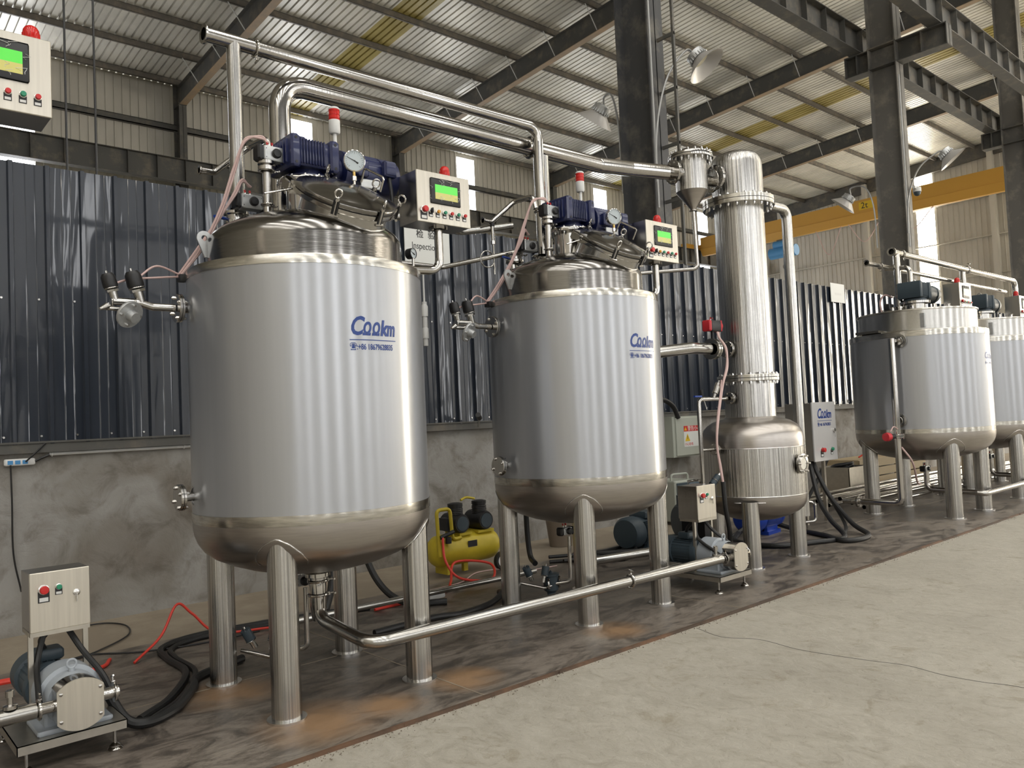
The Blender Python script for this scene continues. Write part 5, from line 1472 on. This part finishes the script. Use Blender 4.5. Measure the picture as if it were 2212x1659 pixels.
b = MB(); b.tube(spline([(-.05, -.05, .72), (.02, -.05, .74), (.12, -.05, .72)], 6), .012, 8); b.build('cross_tube', M['yellow'], r)
b = MB(); b.lathe([(.03, -.02), (.085, -.02), (.09, -.01), (.09, .02), (.03, .02)], (.32, -.2, .09), (0, 1, 0), 28); b.mat(1).lathe([(0, -.021), (.06, -.021)], (.32, -.2, .09), (0, 1, 0), 28); b.build('wheel', [M['rubber'], M['white']], r)
b = MB(); b.box(-.06, .05, -.158, -.150, .27, .33); b.build('plate', M['black'], r, smooth=False)
for nm, lab, cat, pts, rad, m in (
    ('red_hose', 'loose bright red air hose arching over the floor left of the nearest tank', 'hose', [(1.59, 5.68, .01), (1.80, 5.80, .12), (1.93, 5.86, .30), (2.03, 5.84, .22), (2.2, 5.82, .06), (2.6, 5.8, .015)], .009, 'redhose'),
    ('red_hose', 'red air hose coiled on the floor in front of the yellow compressor', 'hose', [(4.5, 6.2, .40), (4.45, 6.1, .2), (4.5, 5.95, .05), (4.75, 5.8, .02), (4.9, 6.0, .12), (4.6, 6.15, .16), (4.35, 5.9, .04), (4.1, 5.7, .015), (3.4, 5.65, .015)], .012, 'redhose'),
    ('red_hose', 'short piece of red hose beside the lower left pump', 'hose', [(1.15, 5.75, .01), (1.40, 5.73, .015), (1.5, 5.9, .01)], .012, 'redhose'),
    ('red_hose', 'scrap of red hose at the left edge behind the lower left pump', 'hose', [(.6, 5.9, .012), (.9, 5.9, .012), (.98, 5.85, .01)], .02, 'redhose'),
    ('black_cable', 'thick black cable curving from the lower left pump towards the tank leg', 'cable', [(1.12, 4.5, .22), (1.2, 4.45, .06), (1.30, 4.42, .026), (1.47, 4.52, .026), (1.66, 4.80, .026), (1.75, 4.98, .026), (2.1, 5.15, .026)], .026, 'rubber'),
    ('black_cable', 'outer of two thick black cables snaking left of the nearest tank', 'cable', [(1.28, 4.5, .023), (1.51, 4.73, .022), (1.74, 5.15, .022), (1.76, 5.55, .022), (1.82, 5.85, .022), (2.1, 6.0, .022), (2.6, 5.95, .022), (3.4, 5.8, .022), (4.4, 5.78, .022)], .022, 'rubber'),
    ('black_cable', 'inner of two thick black cables snaking left of the nearest tank', 'cable', [(1.32, 4.46, .018), (1.56, 4.70, .018), (1.79, 5.13, .018), (1.81, 5.55, .018), (1.87, 5.80, .018), (2.1, 5.93, .018), (2.6, 5.88, .018), (3.4, 5.73, .018)], .018, 'rubber'),
    ('thin_wire', 'thin black wire forming a loop on the dusty ground near the wall', 'wire', [(1.5, 7.1, .01), (1.75, 7.08, .01), (1.86, 6.85, .01), (1.78, 6.5, .01), (1.5, 6.2, .01), (1.3, 6.1, .01)], .006, 'black'),
    ('thin_wire', 'thin black wire running straight across the floor towards the nearest tank', 'wire', [(1.3, 6.12, .01), (1.45, 6.14, .01), (1.7, 5.93, .01), (2.1, 5.8, .01), (2.5, 5.8, .01)], .006, 'black'),
    ('black_cable', 'black cable curving on the floor behind the right leg of the nearest tank', 'cable', [(3.0, 5.0, .024), (3.53, 5.02, .024), (3.75, 4.95, .024), (4.11, 5.04, .024), (4.33, 5.16, .05), (4.42, 5.3, .024)], .024, 'rubber'),
    ('black_cable', 'black cable dropping from behind the nearest tank belly to the floor', 'cable', [(3.42, 6.0, 1.0), (3.45, 5.95, .6), (3.52, 5.8, .22), (3.62, 5.55, .05), (3.9, 5.35, .03)], .028, 'rubber'),
    ('black_cable', 'black cable hanging straight down behind the rear leg of the nearest tank', 'cable', [(3.22, 6.0, 1.0), (3.22, 6.0, .5), (3.2, 5.98, .2), (3.1, 5.9, .03)], .03, 'rubber'),
    ('black_cable', 'black cable hanging behind the second tank beside the strainer', 'cable', [(4.95, 5.5, 1.0), (4.95, 5.5, .5), (4.93, 5.45, .25), (4.85, 5.3, .2)], .025, 'rubber'),
    ('black_cable', 'black cable drooping between the legs of the first collar tank', 'cable', [(10.6, 5.4, .9), (10.3, 5.5, .45), (9.9, 5.5, .15), (9.6, 5.4, .03)], .025, 'rubber'),
    ('thin_wire', 'thin white wire on the floor under the second tank', 'wire', [(4.1, 5.9, .01), (4.5, 5.95, .01), (4.9, 6.2, .01), (5.2, 6.1, .01), (5.1, 5.9, .01), (5.6, 5.8, .01)], .006, 'hose'),
    ):
    b = MB(); b.tube(spline(pts, 10), rad, 10); o = b.build(nm, M[m], origin=pts[0])
    tag(o, lab, cat, 'paired black floor cables' if 'of two thick' in lab else None)
for k in range(9):
    rr = random.Random(k); z = .02+.018*(k//3)
    pts = [(5.9+rr.uniform(-.3, .2), 5.8+rr.uniform(-.25, .25), z), (6.3+rr.uniform(-.1, .1), 5.6+rr.uniform(-.2, .3), z), (6.8, 5.7+rr.uniform(-.3, .3), z), (7.3+rr.uniform(-.1, .3), 5.7+rr.uniform(-.3, .3), z)]
    b = MB(); b.tube(spline(pts, 8), .018, 8)
    tag(b.build('black_cable', M['rubber'], origin=pts[0]), 'black cable in the tangled heap on the floor behind the second tank', 'cable', 'tangled black cables behind the second tank')
def floor_motor(label, loc, rz, m, s=1.0):
    r = thing('electric_motor', label, 'motor', loc, rz)
    b = MB(); b.lathe([(0, -.30*s), (.12*s, -.29*s), (.14*s, -.26*s), (.14*s, -.16*s), (.125*s, -.15*s), (.125*s, .15*s), (.14*s, .16*s), (.14*s, .19*s), (.06*s, .22*s), (.03*s, .22*s), (.03*s, .30*s), (0, .30*s)], (0, 0, .16*s), (1, 0, 0), 36)
    for k in range(22):
        z = .06*s+k*.009*s; w = math.sqrt(max(0, (.14*s)**2-(z-.16*s)**2)); b.box(-.14*s, .14*s, -w, w, z, z+.003)
    b.build('housing', m, r)
    b = MB(); b.rbox(-.08*s, .08*s, -.09*s, .09*s, .27*s, .33*s, .01); b.build('terminal_box', m, r)
    b = MB(); b.box(-.12*s, .12*s, -.12*s, .12*s, 0, .03*s); b.box(-.1*s, .1*s, -.1*s, -.07*s, 0, .1*s); b.box(-.1*s, .1*s, .07*s, .1*s, 0, .1*s); b.build('foot', m, r, smooth=False)
floor_motor('dark blue-grey electric motor on the floor behind the second tank', (6.95, 5.8, 0), .15, M['gmotor'], 1.25)
r = thing('pump_volute', 'blue-grey pump casing beside the dark motor behind the second tank', 'pump', (7.6, 5.75, 0))
b = MB(); b.lathe([(0, -.06), (.17, -.06), (.2, -.03), (.2, .05), (.16, .09), (.08, .1), (0, .1)], (0, 0, .22), (1, -.5, 0), 32); b.box(-.1, .1, -.12, .12, 0, .06); b.cyl((0, 0, .4), (0, 0, .52), .05, n=18); b.build('casing', M['gmotor'], r)
floor_motor('deep blue pump motor on the floor behind the tower legs', (8.55, 5.3, 0), .1, simple('bright_blue_enamel', (.015, .05, .33), .3), 1.35)
r = thing('blue_pump_pipe', 'bent chrome pipe with clamp at the deep blue pump', 'pipe', (9.1, 5.0, .1))
b = MB(); b.tube(fillet([(-.25, 0, .0), (0, -.1, 0), (0, -.1, .22), (-.1, .05, .25)], .05), .02, 12); b.build('tube', M['tube'], r)
r = thing('welding_machine', 'tall beige welding machine with grille behind the middle pump', 'machine', (8.72, 6.6, 0), -.1)
b = MB(); b.rbox(-.2, .2, -.1, .35, .04, .58, .015); b.mat(1).box(-.17, .17, -.108, -.10, .40, .55)
b.mat(2)
for k in range(9): b.box(-.15, .15, -.106, -.10, .08+k*.03, .095+k*.03)
b.build('case', [M['cream'], M['gmotor'], M['black']], r, smooth=False)
b = MB(); b.tube(fillet([(-.16, .0, .56), (-.16, .0, .66), (.16, 0, .66), (.16, 0, .56)], .06), .014, 8); b.build('carry_handle', M['cream'], r)
for k in range(4):
    b = MB(); b.cyl((.02+.05*(k % 2), -.12, .44+.06*(k//2)), (.02+.05*(k % 2), -.105, .44+.06*(k//2)), .014, n=12); b.build('socket', M['brass'], r)
r = thing('steel_bucket', 'small shiny steel bucket behind the front leg of the tower', 'bucket', (7.35, 5.3, .42))
b = MB(); b.lathe([(0, 0), (.10, 0), (.125, .30), (.13, .30), (.13, .31), (.12, .31)], n=28); b.build('bucket', M['tube'], r)
b = MB(); b.box(-.15, .15, -.15, .15, -.42, -.001); b.build('stool', M['black'], r, smooth=False)
r = thing('steel_bin', 'rectangular steel bin with cables in front of the pale timber crate', 'bin', (12.9, 6.4, 0))
b = MB()
for x0, x1, y0, y1 in ((-.33, .33, -.25, -.24), (-.33, .33, .24, .25), (-.33, -.32, -.25, .25), (.32, .33, -.25, .25)): b.box(x0, x1, y0, y1, .02, .46)
b.box(-.33, .33, -.25, .25, .0, .03); b.box(-.35, .35, -.27, -.24, .44, .46); b.build('bin', M['cart'], r, smooth=False)
b = MB()
for k in range(5): b.torus((random.uniform(-.1, .1), 0, .40+.02*k), (random.uniform(-.3, .3), random.uniform(-.3, .3), 1), .17, .02, 24, 8)
tag(b.build('coiled_cables', M['rubber'], origin=(0, 0, 0)), 'coil of black cables piled in the steel bin', 'cable', None, 'stuff').location = (12.9, 6.4, 0)
r = thing('timber_crate', 'long pale timber crate against the wall behind the first collar tank', 'crate', (15.0, 6.85, 0))
for z in (0.02, .18, .34):
    b = MB(); b.box(-1.2, 1.6, -.3, -.275, z, z+.14); b.build('plank', M['wood'], r, smooth=False)
b = MB(); b.box(-1.2, 1.6, -.28, .3, .46, .49); b.build('lid', M['wood'], r, smooth=False)
b = MB(); b.box(-1.2, -1.15, -.28, .3, .0, .46); b.box(1.55, 1.6, -.28, .3, .0, .46); b.build('end_board', M['wood'], r, smooth=False)
r = thing('red_cable_coil', 'loose red cable lying on the pale timber crate', 'cable', (15.0, 6.8, .49))
b = MB(); b.tube(spline([(-.7, 0, .02), (-.5, -.1, .12), (-.2, 0, .16), (.1, -.1, .1), (.3, 0, .02)], 8), .014, 8); b.build('cable', M['redhose'], r)
r = thing('plastic_bucket', 'grey plastic bucket at the wall behind the second tank', 'bucket', (6.55, 6.7, 0))
b = MB(); b.lathe([(0, 0), (.13, 0), (.17, .34), (.18, .34), (.18, .36), (.165, .36)], n=28); b.build('bucket', simple('tan_bucket', (.2, .16, .12), .6), r)
r = thing('junction_box', 'small white cable connector on the floor beside the compressor hose', 'connector', (3.95, 5.6, 0))
b = MB(); b.rbox(-.06, .10, -.03, .03, .01, .06, .008); b.build('connector', M['white'], r)

r = thing('security_camera', 'small white dome camera on the grey column above the far tanks', 'camera', (19.35, 7.42, 6.33))
b = MB(); b.cyl((0, 0, 0), (0, 0, .10), .09, n=20); b.box(-.18, .03, -.03, .03, .06, .12); b.build('housing', M['white'], r)
b = MB(); b.lathe([(.08, 0), (.075, -.05), (.045, -.085), (0, -.1)], n=24); b.build('dome', M['gmotor'], r)
